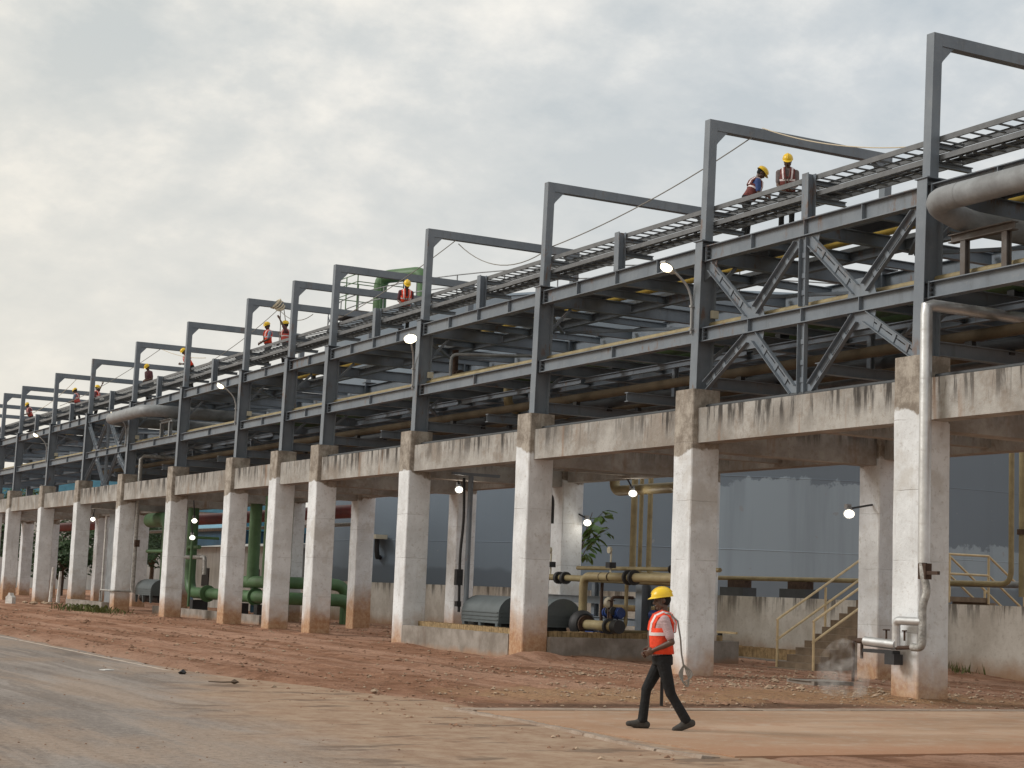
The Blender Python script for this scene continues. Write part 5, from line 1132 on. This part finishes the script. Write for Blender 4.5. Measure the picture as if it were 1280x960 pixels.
# workers on the rack
def toward_cam(x, y): return math.atan2(-y, -x)
WZ = 9.42; GR = 'helmeted workers up on the rack'
def worker(label, x, y, head, P, shirt, vestm, dz=0.0): return person(label, (x, y, WZ+dz), head, P, shirt, vestm, 0.014, GR)
B1 = dict(bend=0.42, head=0.35, ankL=(0.05, 0.13, 0.09), ankR=(-0.1, -0.13, 0.09), handL=(0.42, 0.12, 1.0), handR=(0.45, -0.1, 1.02))
B2 = dict(bend=0.18, head=0.42, handL=(0.30, 0.12, 0.98), handR=(0.30, -0.12, 0.96))
RIGHT = math.atan2(-LEFTV[1], -LEFTV[0])
worker('worker in blue shirt and red vest stooping right, left one of pair at second portal', 22.05, 30.75, RIGHT+0.1, dict(B1, bend=0.5), M['tshirt_c'], M['vest_dark'], 0.20)
worker('worker in grey shirt facing the camera, right one of pair at second portal', 22.0, 29.2, toward_cam(22, 29.2), dict(B2, bend=0.16), M['tshirt_b'], M['vest_dark'], 0.04)
worker('worker bending behind trays with dark sleeves beside the fourth portal from the right', 21.95, 48.9, toward_cam(22, 48.9)+0.2, dict(B2, bend=0.40, head=0.35), M['tshirt_d'], M['vest'], 0.10)
worker('worker in pale blue shirt and red vest under the rope bundle looking left', 21.9, 61.2, HL+0.5, dict(B2, bend=0.1, head=0.3), M['tshirt_e'], M['vest'], 0.20)
worker('worker half hidden by portal post with one arm raised near rope bundle', 21.95, 59.5, HL+0.2, dict(bend=0.05, handL=(0.35, 0.2, 1.95), ehintL=(0.2, 1, -0.5)), M['tshirt_d'], M['vest_pink'], 0.05)
worker('worker crouched over left in dark shirt at the eighth portal', 21.95, 70.9, HL+0.3, dict(B1, bend=0.55), M['tshirt_d'], M['vest'], 0.30)
worker('worker leaning right in maroon shirt under a short rope at the ninth portal', 21.95, 77.0, HL+0.9, dict(B2, bend=0.35), M['tshirt_d'], None, 0.16)
worker('worker in pale vest leaning on the tray, left one of pair at tenth portal', 21.95, 90.4, HL-0.2, dict(B1, bend=0.3), M['tshirt_e'], M['vest_pink'], 0.20)
worker('worker with raised arm and no visible load, right one of pair at tenth portal', 21.95, 86.8, RIGHT, dict(bend=0.08, handL=(0.3, 0.15, 1.95), ehintL=(0.3, 1, -0.5)), M['tshirt_d'], M['vest'], 0.02)
worker('worker bending at the far left end of the rack', 21.95, 101.4, HL+0.5, dict(B1, bend=0.4), M['tshirt_d'], M['vest_pink'], 0.28)

# ================================================================== ropes on the portals
def rope(name, pts, label, r=0.014, m_='rope', group=None):
    o = MB(); o.tube(pts, r, 6); return tag(o.build(name, M[m_], None, True), label, 'rope', group)
rope('lifeline_rope', sag((21.62, YC[2]-0.28, 11.75), (20.75, YC[3]-0.12, 10.36), 0.18)+sag((20.75, YC[3]-0.13, 10.36), (21.6, YC[4]-0.1, 11.7), 0.55)[1:], 'grey safety rope sagging from second portal past the third portal from the right')
rope('lifeline_rope', sag((21.9, YC[2]-0.3, 12.01), (20.79, YC[1]+0.75, 10.12), 0.15), 'pale rope trailing right from the second portal beam towards the nearest portal', 0.012, 'rope_pale')
rope('lifeline_rope', sag((21.4, YC[4]-0.3, 11.74), (20.9, YC[5]+ly(10), 10.3), 0.1), 'rope running down left from the fourth portal beam')
rope('lifeline_rope', sag((21.75, YC[7]-0.28, 11.75), (21.2, YC[8]-0.2, 10.2), 0.15), 'rope running down left from the rope bundle')
rope('lifeline_rope', sag((21.75, YC[7]-0.28, 11.7), (21.3, YC[6]-0.2, 10.9), 0.3), 'rope drooping right from the rope bundle to the next portal')
rope('lifeline_rope', sag((21.7, YC[9]-0.28, 11.75), (21.4, YC[8]-0.1, 10.6), 0.12), 'pale rope drooping right from the ninth portal beam', 0.014, 'rope_pale')
rope('lifeline_rope', sag((21.6, YC[9]-0.28, 11.75), (20.9, YC[11], 10.3), 0.2), 'rope drooping left from the ninth portal beam')
rope('lifeline_rope', sag((21.6, YC[11]-0.28, 11.75), (21.2, YC[12], 10.5), 0.2), 'rope drooping left from the eleventh portal beam', 0.014, 'rope_pale')
rb = thing('rope_bundle', 'tan knotted rope bundle tied over a portal beam above two workers', 'rope', (21.72, YC[7]+ly(12), 11.88))
for k in range(7):
    a = k*0.9; b = MB(); b.tube([(0.10*math.sin(a)+0.16*math.cos(q), 0.16*math.sin(q), 0.17*math.sin(q+a*0.3)+0.02*k-0.06) for q in [j*2*math.pi/14 for j in range(15)]], 0.03, 6, False); b.build('rope_loop', M['rope_pale'], rb, True)
b = MB(); b.tube([(0.1, 0, -0.1), (0.13, -0.05, -0.8), (0.12, 0, -1.5)], 0.016, 6); b.tube([(0.2, -0.1, -0.1), (0.3, -0.1, -0.6)], 0.016, 6); b.build('tail', M['rope'], rb)

# ================================================================== scatter on the ground
def clod(b, p, r, rng):
    vs = [V((1, 0, 0)), V((-1, 0, 0)), V((0, 1, 0)), V((0, -1, 0)), V((0, 0, 1)), V((0, 0, -1)), V((.7, .7, .3)), V((-.7, .6, .4)), V((.6, -.7, .4)), V((-.6, -.7, .3))]
    a = rng.uniform(0, 6.28); Rz = Matrix.Rotation(a, 3, 'Z')
    vs = [V(p)+Rz @ V((v.x*r*rng.uniform(.7, 1.3), v.y*r*rng.uniform(.6, 1.1), v.z*r*rng.uniform(.4, .75))) for v in vs]
    b.add(vs, [(0, 6, 4), (6, 2, 4), (2, 7, 4), (7, 1, 4), (1, 9, 4), (9, 3, 4), (3, 8, 4), (8, 0, 4), (0, 2, 6), (2, 1, 7), (1, 3, 9), (3, 0, 8), (0, 5, 2), (2, 5, 1), (1, 5, 3), (3, 5, 0)])
rng = random.Random(11)
for nm, mt, n, lab in (('earth_clods', 'stone', 3400, 'red brown clods scattered over the bare earth'), ('pale_gravel', 'stone_pale', 2600, 'pale gravel bits scattered over the bare earth')):
    b = MB(); c = 0
    while c < n:
        if nm == 'pale_gravel' and rng.random() < 0.55: x, y = rng.gauss(20, 3.5), rng.gauss(26, 4)
        else: y = 15+60*rng.random()**1.8; x = rng.uniform(9.3, 29)
        if x < 9 or x > 29.7 or (x > 10.4 and 15.0 < y < 21.9) or y < 14 or y > 90: continue
        if noise.noise(V((x*0.5, y*0.35, 1.7))) < -0.05 and rng.random() < 0.8: continue
        r = 0.010+0.030*rng.random()**3; r *= 1+y*0.012
        if rng.random() < 0.012: r *= 2.2
        clod(b, (x, y, max(0.0, ground_z(x, y))+r*0.15), r, rng); c += 1
    o = stuff(b.build(nm, M[mt])); tag(o, lab, 'gravel' if 'gravel' in nm else 'clods')
b = MB()
for c in range(200):
    y = 14.5+20*rng.random()**1.5; x = rng.uniform(2.5, 11); r = 0.006+0.016*rng.random()**3; clod(b, (x, y, 0.006), r, rng)
tag(stuff(b.build('road_grit', M['stone'])), 'dark grit lying on the dusty asphalt', 'grit')
b = MB(); rng = random.Random(5)
for c in range(420):
    x, y = rng.gauss(19.4, 0.45), rng.gauss(75.2, 2.0); h = 0.06+0.36*rng.random()**2; a = rng.uniform(0, 6.28); d = V((math.cos(a), math.sin(a), 0)); s_ = V((-d.y, d.x, 0))*0.022; p = V((x, y, 0))
    b.add([p-s_, p+s_, p+d*h*0.3+s_*0.8+V((0, 0, h*0.7)), p+d*h*0.6+V((0, 0, h*0.8)), p+d*h*0.3-s_*0.8+V((0, 0, h*0.7))], [(0, 1, 2, 3, 4)])
tag(stuff(b.build('weeds', M['weed'])), 'straggling weeds along the far left kerb', 'weeds')
b = MB()
for c in range(140):
    x, y = rng.gauss(29.6, 0.2), rng.gauss(32.6, 0.6); h = rng.uniform(0.08, 0.3); a = rng.uniform(0, 6.28); d = V((math.cos(a), math.sin(a), 0)); s_ = V((-d.y, d.x, 0))*0.02; p = V((min(x, 29.95), y, 0.1))
    b.add([p-s_, p+s_, p+d*h*0.4+V((0, 0, h))], [(0, 1, 2)])
tag(stuff(b.build('weeds', M['weed'])), 'dry weeds at foot of the bund wall on the right', 'weeds')
ds = thing('driftwood', 'small dark stick with a clod lying beside the road edge', 'stick', (9.2, 26.8, 0.01)); ds.scale = (0.6, 0.6, 0.6)
b = MB(); b.tube([(-0.45, 0.15, 0.04), (-0.1, 0.05, 0.03), (0.2, 0.0, 0.04)], [0.012, 0.018, 0.02], 6); b.build('stick', M['bark'], ds); b = MB(); clod(b, (0.22, -0.02, 0.04), 0.11, random.Random(2)); b.build('clod', M['bark'], ds)
b = MB(); clod(b, (0, 0, 0.03), 0.09, random.Random(4)); o = tag(b.build('stone', M['dark']), 'small dark stone on the asphalt near end of the white line', 'stone'); o.location = (9.26, 29.3, 0)
b = MB(); b.box(-0.12, 0.12, -0.07, 0.07, 0.0, 0.012); o = tag(b.build('paper_scrap', M['white_post']), 'scrap of white litter lying on the asphalt', 'litter'); o.location = (8.17, 30.24, 0.006); o.rotation_euler = (0, 0, 0.6)
mk = thing('marker_stone', 'stubby white marker stone at far left in front of the columns', 'marker', (18.45, 86.9, 0))
b = MB(); b.prism([(-0.28, 0), (0.28, 0), (0.28, 0.45), (0.12, 0.58), (0.06, 0.74), (-0.06, 0.74), (-0.12, 0.58), (-0.28, 0.45)], 0.35, Matrix(((0.6, 0, 0.8, 0), (-0.8, 0, 0.6, 0), (0, 1, 0, 0), (0, 0, 0, 1)))); b.build('stone', M['white_post'], mk); mk.scale = (0.75, 0.75, 0.75)
for k, (x, y, h) in enumerate(((22.3, 95.0, 1.9), (21.9, 91.6, 1.7), (22.2, 90.6, 1.9), (22.5, 89.5, 1.5))):
    o = MB(); o.tube([(0, 0, -0.1), (0.05, 0.03, h)], [0.11, 0.07], 8); o = tag(o.build('white_stake', M['white_post'], None, True), ('leftmost', 'second', 'third', 'rightmost')[k]+' of the thin white stakes between the far left columns', 'stake', 'white stakes at far left'); o.location = (x, y, 0)
b = MB(); 
for k in range(7): clod(b, (rng.uniform(-1.4, 1.4), rng.uniform(-1.6, 1.6), 0.05), rng.uniform(0.12, 0.22), rng)
o = tag(stuff(b.build('rubble', M['stone_pale'])), 'loose rubble at foot of the far left columns', 'rubble'); o.location = (20.6, 88.5, 0)
b = MB(); b.tube([(10.9+0, 0, 0), (12.2, 0.1, 0)], 0.02, 6); 
# drifting steam under the drain pipe
b = MB(); b.lathe([(0.05, 0.0), (0.42, 0.08), (0.5, 0.4), (0.42, 0.75), (0.2, 1.0), (0.05, 1.05)], Matrix.Diagonal((0.8, 1.2, 1, 1)), 16)
st = b.build('steam', None, None, True); st.location = (19.55, 24.05, 0.02); stuff(st); tag(st, 'thin white steam drifting from drain pipe at nearest column', 'steam')
m = bpy.data.materials.new('steam_volume'); m.use_nodes = True; t = m.node_tree; t.nodes.clear()
o_ = t.nodes.new('ShaderNodeOutputMaterial'); pv = t.nodes.new('ShaderNodeVolumePrincipled'); pv.inputs['Color'].default_value = (0.95, 0.95, 0.95, 1); pv.inputs['Anisotropy'].default_value = 0.2
tc = t.nodes.new('ShaderNodeTexCoord'); nz = t.nodes.new('ShaderNodeTexNoise'); nz.inputs['Scale'].default_value = 3.4; nz.inputs['Detail'].default_value = 4; nz.inputs['Distortion'].default_value = 0.8
mr = t.nodes.new('ShaderNodeMapRange'); mr.inputs['From Min'].default_value = 0.50; mr.inputs['From Max'].default_value = 0.75; mr.inputs['To Max'].default_value = 2.6
t.links.new(tc.outputs['Object'], nz.inputs['Vector']); t.links.new(nz.outputs['Fac'], mr.inputs['Value']); t.links.new(mr.outputs[0], pv.inputs['Density']); t.links.new(pv.outputs[0], o_.inputs['Volume'])
st.data.materials.append(m)
